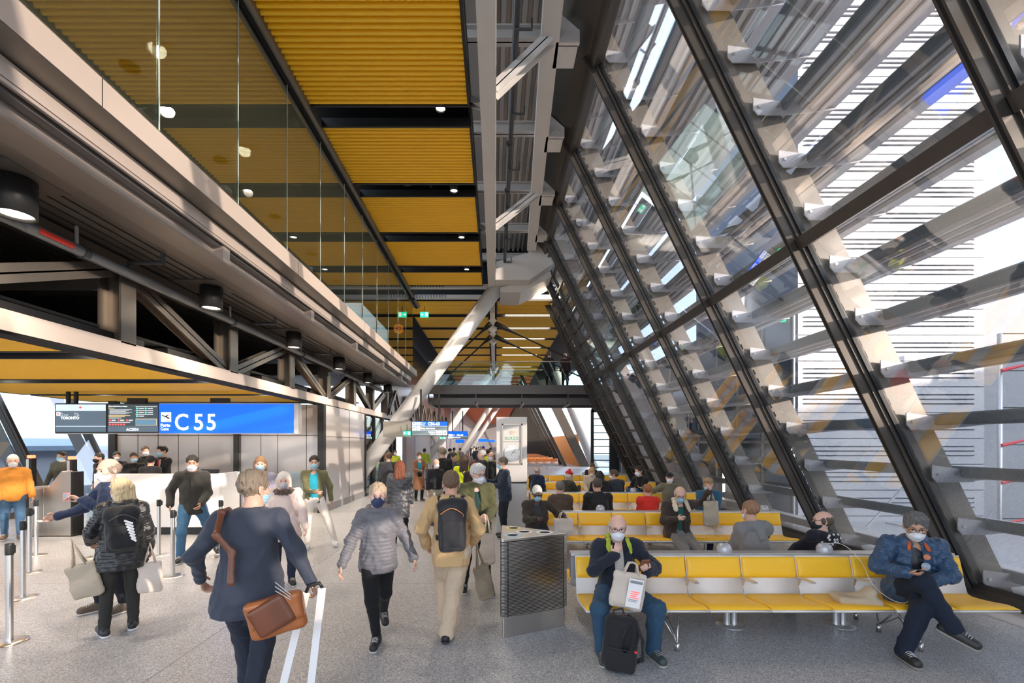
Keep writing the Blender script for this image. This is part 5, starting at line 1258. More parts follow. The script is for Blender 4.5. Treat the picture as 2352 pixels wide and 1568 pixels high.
def leather_bag(I):
    S=I['S']; c0=world(I,I['hip']+np.array((-.24,.27,-.10))); t=thing('shoulder_bag','brown leather shoulder bag hanging behind the man in the navy suit','bag',tuple(c0),R(8))
    LT=mat('brown_leather',(.42,.13,.035),.35,bump=(40,.15),var=.15,coat=.2)
    v=Vol((-.3,-.16,-.26),(.3,.16,.24),.008); Rm=rotm(0,0,-14); v.rbox((0,0,-.03),(.20,.055,.14),.045,rot=Rm); v.rbox((0,-.035,.015),(.195,.04,.10),.035,.008,rot=Rm); v.noise(.004,24,3); v.build('bag_body',LT,t)
    v=Vol((-.3,-.16,-.26),(.3,.16,.24),.008); v.rbox((-.01,-.05,-.01),(.14,.045,.11),.03,rot=rotm(0,0,-30)); v.build('flap',mat('dark_brown_leather',(.16,.05,.02),.4),t)
    q=lambda p: np.array(world(I,p))-c0
    m_=MB(); Z=Matrix.Rotation(-R(8),3,'Z'); pts=[Z@Vector(q(I['hip']+np.array((.05,.24,.10)))),Z@Vector(q(I['chest']+np.array((.06,.20,-.04)))),Z@Vector(q(I['chest']+np.array((.16,.19,.08)))),Z@Vector(q(I['shL']+np.array((-.03,.09,.06)))),Z@Vector(q(I['shL']+np.array((-.03,-.06,.06))))]
    v=Vol(np.min(pts,0)-.06,np.max(pts,0)+.06,.008)
    for a,b in zip(pts[:-1],pts[1:]): v.cone(a,b,.026,.026,.02,flat=((0,1,0),.4))
    v.build('strap',mat('dark_brown_leather'),t)
    for z in (.0,.03,.06): MB().bar((.12,-.075,.10+z*.6),(.02,-.085,.17+z),.007,.005).build('buckle',CHROME,t)
leather_bag(P['suit'])
tr=thing('luggage_trolley','pale folding luggage trolley pulled beside the man in the navy suit','trolley',(-1.43,3.52,0),R(6))
m_=MB(); m_.bar((-.03,0,.90),(-.20,-.10,.10),.055,.02,(0,1,0)); m_.build('upright',WHITEP,tr); m_=MB(); m_.bar((.09,0,.93),(.02,-.10,.10),.055,.02,(0,1,0)); m_.build('upright',WHITEP,tr)
m_=MB(); m_.tube([(-.03,0,.90),(-.01,0,.95),(.07,0,.97),(.09,0,.93)],.014,8); m_.build('grip',DARK,tr,True)
MB().box(-.26,.08,-.38,-.08,.05,.075).build('base_plate',ALU,tr)
for x in (-.26,.08): w_=MB(); w_.tube([(x-.015,-.08,.05),(x+.015,-.08,.05)],.05,16); w_.build('wheel',DARK,tr,True)
# ---- left group
P['blonde']=person('blonde woman in a black quilted coat standing with her back to the camera',281,4.95,1.66,188,'stand',fat=1.12,sw=.16,
  hair=('long',(.72,.55,.32)),mask=MW,top=(.013,.013,.014),thick=.028,hem=-.20,flare=.045,quilt=1.5,trough=.28,tspec=.6,hood=1,legs=(.035,.033,.030),tthick=.004,hemr=.048,wrinkle=.0025,legname='leggings',
  Lf=(.16,.02,.09),Rf=(-.10,-.04,.09),Lh=(.26,-.26,1.02),Rh=(-.27,-.12,.90),yaw=20,pitch=8,shoes=(.02,.02,.02),sole=(.8,.8,.8))
backpack(P['blonde'],'black backpack with white lettering worn by the blonde woman in the black coat',(.016,.016,.018),(.14,.085,.23),(.02,-.04))
SWB=P['blonde']; c0=world(SWB,SWB['chest']-SWB['fw']*.385+SWB['rt']*-.03+SWB['up']*-.06)
m_=MB()
for q in range(7): m_.bar((c0[0]-.05+.012*q,c0[1],c0[2]+.10-.03*q),(c0[0]+.04+.006*q,c0[1],c0[2]+.07-.03*q),.004,.02,(0,0,1))
tag(m_.build('printed_lettering',WHITEP),'white printed marks on the black backpack of the blonde woman','print')
tote('beige tote bag hanging from the left arm of the blonde woman in black',(-4.33,4.72,.86),.26,.36,.05,R(0)+20,(.50,.42,.32),handle=.20,tilt=-14)
tote('cream tote bag with a green top at the right side of the blonde woman',(-3.83,5.05,.80),.22,.34,.05,30,(.70,.60,.52),handle=.15)
P['bald']=person('bald man in navy with white mask behind the blonde woman, reaching left',262,5.55,1.86,-62,'stand',fat=1.1,
  skin=SKP,hair=('ring',(.30,.22,.17)),top=(.03,.045,.10),thick=.02,hem=-.05,legs=(.012,.014,.02),Rh=(-.28,-.40,1.13),Lh=(.10,-.34,1.32),Lf=(.12,.05,.09),Rf=(-.16,-.06,.09),pitch=10,shoes=(.10,.07,.05),Lcurl=.6,yaw=10,Lpalm=(-.3,-1,0))
ha,dr,n_,th_=P['bald']['hands'][1]; c0=world(P['bald'],ha+dr*.12+n_*.03)
t=thing('passport','pink passport held up by the bald man behind the blonde woman','document',tuple(c0),R(15)); MB().box(-.035,.035,-.003,.003,-.05,.05).build('cover',mat('passport_pink',(.75,.35,.32),.5),t,bevel=.002); MB().box(-.022,.018,-.0045,-.003,-.03,.03).build('page',mat('passport_photo',(.35,.42,.55),.4),t)
ha,dr,n_,th_=P['bald']['hands'][-1]; c0=world(P['bald'],ha+dr*.13); t=thing('boarding_pass','white slip in the outstretched hand of the bald man','document',tuple(c0),R(-30)); MB().box(-.09,.09,-.04,.04,-.002,.002).build('paper',WHITEP,t)
P['jeans']=person('dark haired man in blue jeans and white mask walking past the white desk',442,7.97,1.86,0,'walk',fat=1.02,
  skin=SKT,hair=DKH,top=(.035,.032,.028),thick=.03,hem=-.13,tn=.004,legs=(.06,.15,.26),tthick=.014,Rf=(-.16,-.05,.09),Lf=(.34,.28,.13),Lh=(.13,-.24,.95),Rh=(-.30,-.02,.93),shoes=(.02,.02,.022),hood=1,pitch=6,shirt=(.06,.07,.05),open=.35)
P['pink']=person('elderly woman in a pale pink coat with a brown fur collar and patterned mask',652,6.6,1.63,0,'stand',fat=1.1,sw=.17,skin=SKP,hair=('bob',(.72,.66,.60)),mask=mat('mask_patterned',(.55,.52,.54),.8,bump=(60,.3),var=.7,vscale=90),
  top=(.76,.60,.54),thick=.036,hem=-.22,flare=.06,topname='coat',legs=(.02,.025,.05),Lh=(.32,-.10,.86),Rh=(-.2,-.24,.92),pitch=8)
I=P['pink']; v=Vol(-np.ones(3)*.24,np.ones(3)*.24,.010); c0=world(I,I['neck'])
for a in np.linspace(0,6.28,12): 
    pa=lambda a: wdir(I,I['rt']*math.cos(a)*.10-I['fw']*math.sin(a)*.09+I['fw']*.02); v.cone(pa(a),pa(a+.6),.042,.042,.02)
v.noise(.010,90,3); fu=v.build('fur_collar',mat('brown_fur',(.10,.055,.04),.95,bump=(150,1.),sheen=.4),I['t'])
fu.matrix_parent_inverse=Matrix.Identity(4); Ri=Matrix.Rotation(-I['rz'],4,'Z'); fu.location=Ri@Vector(c0-I['loc']); fu.rotation_euler=(0,0,-I['rz'])
P['behind']=person('person with brown hair and a pale blue mask behind the woman in the pink coat',598,8.2,1.80,0,'stand',skin=SKP,hair=('bob',(.28,.15,.07)),mask=MBL,top=(.32,.30,.36),legs=NAVY)
P['white']=person('young man in white trousers and an olive jacket over a turquoise shirt',722,8.9,1.83,0,'walk',hair=DKH,mask=MBL,top=(.16,.15,.07),thick=.016,hem=-.05,open=1.25,shirt=(.02,.36,.48),tn=.007,
  legs=(.74,.68,.62),tthick=.008,Rf=(-.12,-.02,.09),Lf=(.36,.10,.12),Rh=(.03,-.28,1.08),Lh=(.30,.05,.88),shoes=(.75,.72,.70),sole=(.8,.8,.8))
P['orange']=person('white haired man in an orange-brown jacket at the far left edge',30,9.65,1.80,4,'stand',fat=1.12,skin=SKP,hair=('short',(.60,.58,.55)),top=(.60,.24,.035),thick=.028,hem=-.12,tbump=(40,.2),legs=(.05,.11,.20),Lh=(.30,-.12,.80),Rf=(-.12,.1,.12),Lf=(.10,-.1,.09),shoes=(.16,.10,.06))
P['gate']=person('man in a dark olive coat passing behind the boarding gate machine',146,12.3,1.86,-30,'walk',fat=1.15,skin=SKP,hair=DKH,mask=MBL,top=(.05,.05,.035),hem=-.2,flare=.03,legs=(.02,.02,.02))
for k_,(px,d,H_,rz,hr,tp,lb_,kw) in enumerate(((232,12.2,1.78,-60,DKH,BLK,'staff member in black at the left end of the gate desk',dict(mask=MBK)),
  (268,13.25,1.80,10,DKH,(.03,.03,.04),'dark haired person standing behind the bald man at the gate desk',dict()),
  (307,12.0,1.80,10,('short',(.05,.04,.035)),BLK,'man with a blue mask in black behind the gate desk',dict(mask=MBL,skin=SKT)),
  (345,11.6,1.72,170,('bun',(.02,.018,.018)),BLK,'dark haired woman behind the desk with her back to the camera',dict()),
  (332,13.2,1.96,20,BRH,(.03,.03,.03),'brown haired person farthest back behind the gate desk',dict()),
  (377,12.2,1.97,-50,('thick',(.012,.012,.014)),(.012,.013,.016),'dark haired man in a black suit with red tie leaning at the gate desk',dict(mask=MBL,open=.5,shirt=(.7,.7,.72),Lh=(-.05,-.26,1.10),Rh=(-.15,-.30,1.05))))):
    I=person(lb_,px,d,H_,rz,'stand',hair=hr,top=tp,legs=BLK,thick=.015,**kw)
    if k_==5:
        p=I['neck']*I['S']; MB().prism([(-.012,0),(.012,0),(.022,-.28),(0,-.32),(-.022,-.28)],'y',-.005,.005).build('tie',mat('red_tie',(.5,.02,.03),.5),I['t']).location=(p[0],p[1]-.125,p[2]-.04)
# ---- middle of the hall
P['green']=person('grey haired man in an olive puffer jacket clasping his hands, looking right',1092,6.26,1.76,12,'stand',fat=1.1,sw=.185,skin=SKP,hair=('thick',(.62,.60,.57)),top=(.085,.085,.035),thick=.036,hem=-.14,quilt=.9,flare=.03,
  open=.75,shirt=(.02,.055,.05),legs=(.015,.016,.02),tthick=.01,Lh=(.10,-.30,1.06),Rh=(-.02,-.30,1.04),yaw=28,pitch=12,glasses=True,collar=1.8,Lcurl=.8,Rcurl=.8,Lf=(.14,-.1,.09),Rf=(-.14,.12,.09),Ldir=(-.7,-.6,0),Rdir=(.7,-.6,.1))
tote('white carrier bag hanging from the hands of the man in olive',(-.10,5.88,.96),.20,.40,.04,-20,(.66,.56,.47),handle=.16)
tote('brown paper bag carried low beside the man in the tan jacket',(-.18,5.2,.72),.20,.40,.06,25,(.33,.26,.18),handle=.2,tilt=-12)
P['redhair']=person('woman with auburn hair in a dark silver quilted coat seen from behind',918,9.2,1.69,180,'stand',fat=1.1,hair=('long',(.20,.055,.02)),top=(.06,.06,.066),thick=.032,hem=-.36,quilt=1.3,trough=.3,tspec=.6,flare=.02,topname='coat',legs=BLK)
P['clock']=person('man in a long navy raincoat standing sideways at the clock totem holding a phone',1160,9.9,1.74,-78,'stand',fat=1.05,skin=SKT,hair=('short',(.14,.11,.08)),mask=MBL,top=(.02,.028,.05),thick=.024,hem=-.12,flare=.02,legs=(.012,.014,.02),Rh=(-.08,-.40,1.25),Lh=(.05,-.36,1.15),pitch=8)
phone(P['clock'],-1,'black camera phone held by the man in the navy raincoat')
P['coat']=person('woman in a long brown open coat over a turquoise dress looking at her phone',962,16.2,1.72,20,'stand',hair=('pony',(.12,.05,.03)),top=(.22,.10,.05),thick=.02,hem=-.52,flare=.08,open=1.3,shirt=(.02,.25,.33),topname='coat',legs=(.01,.012,.014),tthick=0,Lh=(.16,-.30,1.18),Rh=(-.05,-.30,1.12))
P['tee']=person('tall man in a black shirt seen from behind in the middle of the crowd',1017,12.2,1.93,185,'stand',fat=1.12,hair=('short',(.25,.19,.13)),top=(.012,.012,.014),thick=.008,legs=BLK)
P['mask2']=person('balding man with a white mask and beige trousers low in the crowd',1000,11.4,1.66,25,'stand',fat=1.05,skin=SKP,hair=('ring',(.35,.25,.2)),top=(.02,.02,.025),legs=(.45,.40,.32),Lh=(.10,-.3,1.0))
P['vest']=person('woman in a bright yellow high visibility jacket with a black shoulder strap',1066,11.0,1.76,172,'stand',hair=('long',(.06,.03,.02)),top=(.72,.78,.02),thick=.03,hem=-.02,legs=BLK)
I=P['vest']; p0_,p1_=[world(I,I['neck']+a) for a in (np.array((.08,.17,.0)),np.array((-.16,.20,-.42)))]; tag(MB().bar(p0_,p1_,.03,.006,(0,1,0)).build('shoulder_strap',DARK),'black strap across the back of the yellow jacket','strap')
tag(MB().lathe([(.205,0),(.205,.05)],(float(I['loc'][0]),11.0,1.02),24).build('reflective_band',ALU),'silver reflective band around the bright yellow jacket','band')
P['auburn']=person('auburn haired woman half hidden behind the grey haired man in the olive puffer',1088,10.4,1.66,170,'stand',hair=('long',(.12,.03,.015)),top=(.03,.02,.02),legs=BLK)
P['mid1']=person('grey haired man in a dark jacket left of the clock totem, facing left',1110,12.6,1.86,-70,'stand',skin=SKP,hair=GREYH,mask=None,top=(.025,.027,.035),thick=.02,legs=BLK)
P['mid2']=person('bald man in a black jacket right beside the clock totem',1131,12.9,1.80,-40,'stand',skin=SKP,hair=('ring',(.2,.17,.15)),top=(.02,.02,.024),legs=BLK)
P['pair']=person('dark haired person leaning in beside the man in the black shirt',1040,12.9,1.78,40,'stand',skin=SKT,hair=DKH,mask=None,top=(.10,.11,.12),legs=NAVY)
P['back2']=person('man in a black padded jacket with his back to the camera near the brown pillar',893,12.4,1.80,180,'stand',fat=1.1,hair=('short',(.14,.08,.05)),top=(.03,.03,.034),thick=.035,hem=-.1,quilt=1.,legs=BLK)
VEST=(.55,.68,.05)
far=((975,24,1.80,180,DKH,VEST,(.25,.30,.27),'worker in a yellow green vest below the direction sign'),(1043,27,1.82,180,DKH,VEST,BLK,'worker in a yellow vest in the middle distance'),
 (1031,24,1.80,90,DKH,(.04,.04,.045),BLK,'person in black walking, left of the yellow vest in the middle distance'),(1057,30,1.78,180,BRH,(.25,.22,.24),BLK,'person in a grey pink top right of the distant yellow vest'),
 (1075,22,1.72,200,('short',(.55,.5,.45)),(.42,.38,.34),BLK,'white haired person in a beige coat walking away in the middle distance'),(1121,19,1.80,180,DKH,VEST,BLK,'person in a yellow vest close behind the grey haired man'),
 (1110,24,1.86,180,('beanie',(.02,.12,.55)),(.02,.06,.2),BLK,'person with a blue hat in the crowd'),(1094,34,1.75,180,DKH,(.04,.05,.09),(.04,.07,.14),'distant person in navy with jeans in the crowd'),
 (1099,40,1.75,10,BRH,(.25,.25,.28),BLK,'distant person in grey in the crowd'),(1104,46,1.75,10,DKH,(.03,.03,.04),BLK,'distant person in black behind the one in grey'),(1089,50,1.75,180,DKH,(.5,.5,.5),NAVY,'distant person in white in the crowd'),
 (1127,30,1.8,180,DKH,(.02,.03,.06),BLK,'distant person in dark blue left of the totem'),(1083,58,1.75,0,DKH,(.05,.05,.06),BLK,'farthest tiny figure in the hall'),(907,21,1.76,10,DKH,VEST,BLK,'worker in a yellow vest behind the slanting column'),(886,22,1.76,10,DKH,(.1,.3,.1),BLK,'worker in green by the orange counter at left'))
for px,d,H_,rz,hr,tp,lg,lb_ in far: person(lb_,px,d,H_,rz,'walk' if px%2 else 'stand',hair=hr,top=tp,legs=lg,thick=.02)
P['br1']=person('person in a long dark coat standing on the footbridge, left one',1262,21.6,1.76,185,'stand',z0=4.62,hair=BRH,top=(.02,.022,.025),hem=-.35,legs=BLK)
P['br2']=person('person in a dark red jacket standing on the footbridge, right one',1298,21.7,1.72,170,'stand',z0=4.62,hair=('short',(.5,.4,.35)),top=(.05,.02,.025),hem=-.06,thick=.03,quilt=1,legs=BLK)
# ---- seated, first row
SY=.14
P['phone']=person('bald man in a navy fleece with lime collar, seated with a phone',0,4.66,1.70,0,'sit',x=1.235,fat=1.12,sw=.18,skin=SKP,hair=('ring',(.50,.45,.40)),glasses=True,hip=(0,0,.535),lean=4,
  top=(.018,.022,.035),thick=.030,hem=-.08,open=.85,shirt=(.66,.60,.55),topname='fleece_jacket',trough=.95,tbump=(120,.6),legs=(.030,.075,.13),tthick=.022,hemr=.055,Lf=(.28,-.34,.09),Rf=(-.22,-.34,.09),Lkp=(.55,-1,.25),Rkp=(-.45,-1,.25),
  Lh=(.20,-.37,.86),Rh=(-.07,-.24,.99),Lep=(.9,.2,-.6),Rep=(-.9,.1,-.7),Rdir=(.25,-.1,.8),Rpalm=(.3,.8,0),Ldir=(-.35,-.55,.55),Lpalm=(-.2,.6,.6),Lcurl=.75,Rcurl=.6,pitch=9,yaw=-10,shoes=(.05,.065,.062),sole=(.45,.42,.36),collar=0,lace=(.3,.3,.28))
I=P['phone']; v=Vol(-np.ones(3)*.28,np.ones(3)*.28,.008); c0=world(I,I['neck'])
for sg in (-1,1):
    v.cone((sg*.075,.05,.045),(sg*.105,-.05,.02),.028,.036,.02,flat=((sg,0,.5),.3)); v.cone((sg*.105,-.05,.02),(sg*.105,-.150,-.07),.040,.022,.02,flat=((sg*.5,-1,.6),.18))
v.cone((-.075,.055,.055),(.075,.055,.055),.028,.028,.02)
co_=v.build('lime_collar',cloth('lime_lining',(.42,.50,.04)),I['t']); co_.location=Vector(c0-I['loc'])
phone(I,1,'smartphone in a brown leather flip case held by the bald man',case=(.22,.08,.025),size=(.042,.008,.082))
tg=tote('beige tote bag with a printed white leaflet on the lap of the bald man',(1.27,4.21,.92),.30,.34,.055,-5,(.66,.56,.45),handle=.03,tilt=10)
m_=MB(); m_.box(-.02,.11,-.075,-.068,-.36,-.10); lf=m_.build('leaflet',WHITEP,tg); lf['label']='white leaflet with red and black print'
m_=MB(); [m_.box(.01,.09-.012*(q%3),-.078,-.075,-.22-.018*q,-.212-.018*q) for q in range(4)]; m_.build('print',REDS,lf)
m_=MB(); m_.box(-.01,.10,-.078,-.075,-.14,-.115); [m_.box(.0,.085-.01*(q%2),-.078,-.075,-.292-.014*q,-.287-.014*q) for q in range(2)]; m_.build('print',mat('print_grey',(.25,.27,.28),.6),lf)
def floor_pack():
    t=thing('backpack','open black backpack standing on the floor between the feet of the bald man','backpack',(1.14,4.15,0),R(-12)); v=Vol((-.26,-.22,-.02),(.26,.22,.62),.008)
    Rm=rotm(0,-8,7); v.rbox((0,0,.24),(.155,.10,.235),.07,rot=Rm); v.rbox((-.0,-.08,.13),(.135,.06,.12),.04,.01,rot=Rm); v.ell((.06,-.09,.30),(.045,.05,.15),.01,'sub',rot=rotm(0,0,14)); v.noise(.005,30,2); v.plane((0,0,.006),(0,0,-1)); mt=cloth('bag_15_17',(.015,.015,.017),.75); v.build('bag_body',mt,t)
    v=Vol((-.3,-.3,-.02),(.34,.25,.62),.008); pts=[(.08,.06,.46),(.14,-.04,.44),(.19,-.10,.30),(.19,-.08,.14),(.13,.02,.05)]
    for a,b in zip(pts[:-1],pts[1:]): v.cone(a,b,.026,.026,.02,flat=((1,-.4,0),.5))
    v.build('shoulder_strap',mt,t)
    m_=MB(); m_.tube([(-.05,.0,.465),(-.06,-.01,.53),(.02,-.01,.55),(.04,0,.47)],.012,8); m_.build('top_handle',cloth('handle_brown',(.05,.03,.03)),t,True)
    MB().box(.115,.14,-.125,-.12,.20,.222).build('red_tag',mat('red_tag',(.7,.03,.03),.5),t)
    m_=MB(); m_.tube([(-.11,-.145,.245),(0,-.155,.235),(.10,-.14,.22)],.004,6); m_.build('zip',DARK,t)
floor_pack()
P['blue']=person('grey haired man in a blue quilted jacket, seated cross-legged with a phone',0,4.66,1.77,-22,'sit',x=4.24,fat=1.14,sw=.19,skin=SKT,hair=('thick',(.16,.155,.15)),glasses=True,hip=(0,0,.54),lean=8,
  top=(.020,.060,.13),thick=.034,hem=-.10,open=.80,shirt=(.012,.012,.016),quilt=1.8,trough=.4,tspec=.5,legs=(.012,.018,.034),tthick=.02,hemr=.058,Lf=(-.21,-.47,.09),Rf=(.12,-.52,.37),Lkp=(-.2,-1,.35),Rkp=(-.1,-.7,1),
  Rh=(-.15,-.38,.80),Lh=(.04,-.35,.73),Rdir=(.75,-.5,.1),Rpalm=(.2,.2,1),Ldir=(-.8,-.5,-.2),Lpalm=(0,0,-1),Lep=(.9,.3,-.4),Rep=(-.9,.4,-.4),pitch=17,yaw=-12,headfwd=.03,Rcurl=.55,shoes=(.03,.028,.026),sole=(.35,.32,.28),Rfd=(.75,-.55,-.35),lace=(.6,.55,.42),collar=1.5)
phone(P['blue'],-1,'black phone in the hand of the man in the blue quilted jacket')
I=P['blue']; q=lambda p: Vector(np.asarray(p)*I['S'])
for sg in (-1,1):
    MB().tube([q(I['neck']+np.array((sg*.055,-.085,.0))),q(I['neck']+np.array((sg*.08,-.14,-.07)))],.014,8).build('shirt_collar',cloth('orange_collar',(.62,.12,.03)),I['t'],True)
m_=MB(); m_.lathe([(.001,-.012),(.036,-.010),(.038,0)],n=20); ba=m_.build('badge',mat('round_badge',(.35,.42,.50),.4,var=.8,vscale=60),I['t']); ba.location=q(I['chest']+np.array((.05,-.172,-.02))); ba.rotation_euler=(R(82),0,0)
m_=MB(); m_.lathe([(.001,-.01),(.028,-.008),(.03,0)],n=20); ba=m_.build('badge',mat('orange_badge',(.55,.18,.08),.4,var=.6,vscale=60),I['t']); ba.location=q(I['chest']+np.array((.06,-.168,.07))); ba.rotation_euler=(R(82),0,0)
m_=MB(); m_.tube([q(I['hands'][1][0]-I['hands'][1][1]*.035),q(I['hands'][1][0]-I['hands'][1][1]*.005)],.036,14); m_.build('watch',mat('orange_watch',(.8,.16,.04),.4),I['t'],True)
pb=thing('paper_bag','crumpled brown paper bag lying on the yellow seat left of the man in blue','bag',(3.66,4.62,.435),R(-8)); v=Vol((-.3,-.2,-.02),(.3,.2,.22),.008)
v.rbox((0,0,.035),(.20,.11,.035),.025); v.cone((.05,0,.05),(.14,.0,.12),.055,.04,.05,flat=((0,1,0),1.6)); v.noise(.009,28,5); v.build('bag_body',mat('brown_paper',(.50,.40,.28),.85,bump=(25,.4)),pb)
def chaikin(p,n=3):
    p=[Vector(q) for q in p]
    for _ in range(n): p=[p[0]]+[w for a,b in zip(p[:-1],p[1:]) for w in (a*.75+b*.25,a*.25+b*.75)]+[p[-1]]
    return p
cb=MB(); cb.tube(chaikin([(3.74,5.14,.92),(3.86,5.05,.95),(3.92,4.86,.80),(3.88,4.70,.60),(3.98,4.58,.47),(4.08,4.50,.46),(4.10,4.44,.60),(4.06,4.34,.76)]),.0028,6); tag(cb.build('charging_cable',WHITEP,smooth=True),'white charging cable running from the dome outlet to the phone of the man in blue','cable')
# rear bench of the first row (seen from behind)
P['hoodie']=person('man with cropped brown hair in a grey hooded coat, seated back to camera',0,5.62,1.72,190,'sit',x=3.20,fat=1.1,hair=('short',(.30,.16,.09)),top=(.20,.20,.205),thick=.032,hem=-.05,hood=1,tbump=(60,.6),trough=.95,legs=(.05,.14,.28),Lf=(.35,-.6,.09),Rf=(-.1,-.55,.09),Lh=(.1,-.36,.62),Rh=(-.14,-.36,.62),hip=(0,0,.52),lean=2)
P['stars']=person('bald man with black mask and white-starred navy hood, turned left',0,5.66,1.62,190,'sit',x=3.93,fat=1.02,skin=SKP,hair=('ring',(.10,.07,.05)),mask=MBK,top=(.010,.012,.022),thick=.026,hem=-.05,hood=1,legs=BLK,glasses=True,hip=(0,.0,.47),lean=-14,side=-8,yaw=62,pitch=6)
I=P['stars']
def star(c,r_,par,axis_x):
    m_=MB(); pts=[]
    for q_ in range(10): a=math.pi/2+q_*math.pi/5; rr=r_ if q_%2==0 else r_*.45; pts.append((rr*math.cos(a),rr*math.sin(a)))
    m_.prism(pts,'y',-.006,.006); o=m_.build('star_print',WHITEP,par); o.location=c; return o
def project(I,pts,r_):
    jm=I['jacket'].data; co=np.empty(len(jm.vertices)*3,np.float32); jm.vertices.foreach_get('co',co); co=co.reshape(-1,3)
    for (x,z) in pts:
        b=I['neck']*I['S']; m=(np.abs(co[:,0]-(b[0]+x))<.02)&(np.abs(co[:,2]-(b[2]+z))<.02)
        if m.any():
            i=np.argmax(np.where(m,co[:,1],-9)); star(Vector((co[i,0],co[i,1]+.001,co[i,2])),r_,I['t'],0)
project(I,[(-.09,.03),(-.02,.035),(.05,.03),(.10,.0),(-.12,-.03),(-.05,-.02),(.02,-.03),(.08,-.05),(-.02,-.08),(.04,-.11),(-.08,-.09),(.12,-.09)],.018)
# second row
P['man2']=person('seated man with white cropped hair and brown jacket by the recycling station',0,7.80,1.72,8,'sit',x=.72,fat=1.22,sw=.19,skin=SKD,hair=('short',(.70,.68,.62)),mask=MBL,glasses=True,top=(.045,.033,.026),thick=.024,hem=-.08,open=1.0,shirt=(.012,.012,.016),legs=(.025,.06,.14),
  Rh=(-.10,-.34,.82),Lh=(.42,-.14,.86),Lpalm=(0,0,-1),lean=-6,pitch=22)
phone(P['man2'],-1,'dark phone held by the seated man with white cropped hair')
tote('crumpled cream carrier bag held up by the seated man with white cropped hair',(1.14,7.62,.86),.34,.30,.10,10,(.70,.62,.50),handle=.05)
P['sheep']=person('man in a dark brown coat with a cream sheepskin collar lifting a bag',0,7.82,1.76,0,'sit',x=3.12,fat=1.18,sw=.19,skin=SKP,hair=('ring',(.45,.38,.34)),mask=MBL,glasses=True,top=(.05,.035,.028),thick=.034,hem=-.12,open=.9,shirt=(.02,.13,.11),topname='coat',legs=(.26,.235,.215),tthick=.02,
  Lh=(.48,-.16,1.24),Rh=(-.16,-.42,.82),Lf=(.22,-.72,.09),Rf=(.02,-.76,.09),Lep=(.3,.5,-.6),lean=10,pitch=22,yaw=-12,collar=0,Lcurl=.8)
I=P['sheep']; v=Vol(-np.ones(3)*.28,np.ones(3)*.28,.009)
for sg in (-1,1): v.cone((sg*.075,.05,.045),(sg*.10,-.06,.01),.036,.045,.02,flat=((sg,0,.4),.6)); v.cone((sg*.10,-.06,.01),(sg*.11,-.17,-.10),.050,.035,.02,flat=((sg*.5,-1,.4),.5))
v.cone((-.075,.055,.05),(.075,.055,.05),.036,.036,.02); v.noise(.004,80,3)
co_=v.build('sheepskin_collar',cloth('sheepskin',(.72,.60,.44),.95,bump=(90,.8),sheen=.5),I['t']); co_.location=Vector(np.array(world(I,I['neck']))-I['loc'])
hw=world(I,I['hands'][1][0]); tote('grey white carrier bag dangling from the hand of the sheepskin-collar man',(float(hw[0])+.02,float(hw[1])-.02,float(hw[2])-.10),.26,.42,.06,5,(.50,.46,.42),handle=.10)
def seatp(key,label,x,y,rz,H_,zt=None,**k): P[key]=person(label,0,y,H_,rz,'sit',x=x,**k)
SYr=lambda k: 5.02+3.16*k+.60   # rear bench sitting depth
SYf=lambda k: 5.02+3.16*k-.36
seatp('brown','grey haired person in a brown quilted coat, seated back to camera, second row',1.27,SYr(1),180,1.66,hair=('thick',(.13,.12,.11)),top=(.075,.052,.038),thick=.035,quilt=.6,hood=0,collar=1.6,fat=1.1,legs=BLK)
seatp('navyj','broad man in a black jacket, seated back to the camera on the second row',2.00,SYr(1),182,1.80,hair=('short',(.07,.055,.045)),top=(.014,.014,.016),thick=.025,fat=1.2,sw=.2,collar=1.5,legs=BLK)
seatp('redj','ginger haired child in a red jacket behind the man with the sheepskin collar',2.97,SYr(1),175,1.55,hair=('thick',(.32,.12,.04)),top=(.62,.03,.02),thick=.03,quilt=.8,legs=(.03,.08,.15))
seatp('boy','fair haired boy with a blue mask in a blue jacket beside the window',4.10,SYr(1)-.1,-40,1.66,hair=('thick',(.38,.25,.13)),mask=MBL,top=(.03,.11,.20),thick=.025,hood=1,legs=NAVY,pitch=14,hip=(0,0,.62))
seatp('redhat','person in a red bobble hat and dark coat turned to the right',1.86,SYr(2),120,1.70,hair=('beanie',(.55,.015,.02)),hair2=(.6,.55,.5),mask=MBL,top=(.03,.035,.03),thick=.035,Rh=(-.05,-.42,.92),legs=BLK)
seatp('blackh','long dark haired person in a black fur-hooded coat, back to the camera',2.72,SYr(2)-.2,180,1.72,hair=('long',(.01,.01,.012)),top=(.012,.012,.014),thick=.035,hood=1,legs=BLK)
seatp('puffer','man with brown hair in a navy padded jacket, turned left, third row',3.2,SYr(2),200,1.76,hair=('thick',(.09,.06,.04)),top=(.03,.035,.05),thick=.035,quilt=1.2,yaw=50,legs=BLK)
seatp('beard','bearded dark haired man in a black hoodie turned to the left by a blue rucksack',3.90,SYr(2)+.15,-60,1.80,hair=('thick',(.03,.02,.015)),top=(.010,.010,.012),thick=.02,hood=1,Rh=(-.15,-.36,.85),legs=(.05,.09,.16),hip=(0,0,.60))
seatp('capman','old man in a dark cap and khaki jacket resting his arm along the seat back',4.25,SYf(2)+.1,-20,1.76,skin=SKP,hair=('cap',(.015,.015,.018)),hair2=(.7,.68,.66),top=(.17,.16,.11),thick=.025,Rh=(-.62,.12,.92),legs=BLK,z0=0.)
seatp('fair','fair haired woman in a cream coat looking down on the fourth row',3.00,SYf(3),-10,1.70,skin=SKP,hair=('long',(.50,.32,.15)),top=(.62,.52,.42),thick=.03,pitch=28,legs=BLK)
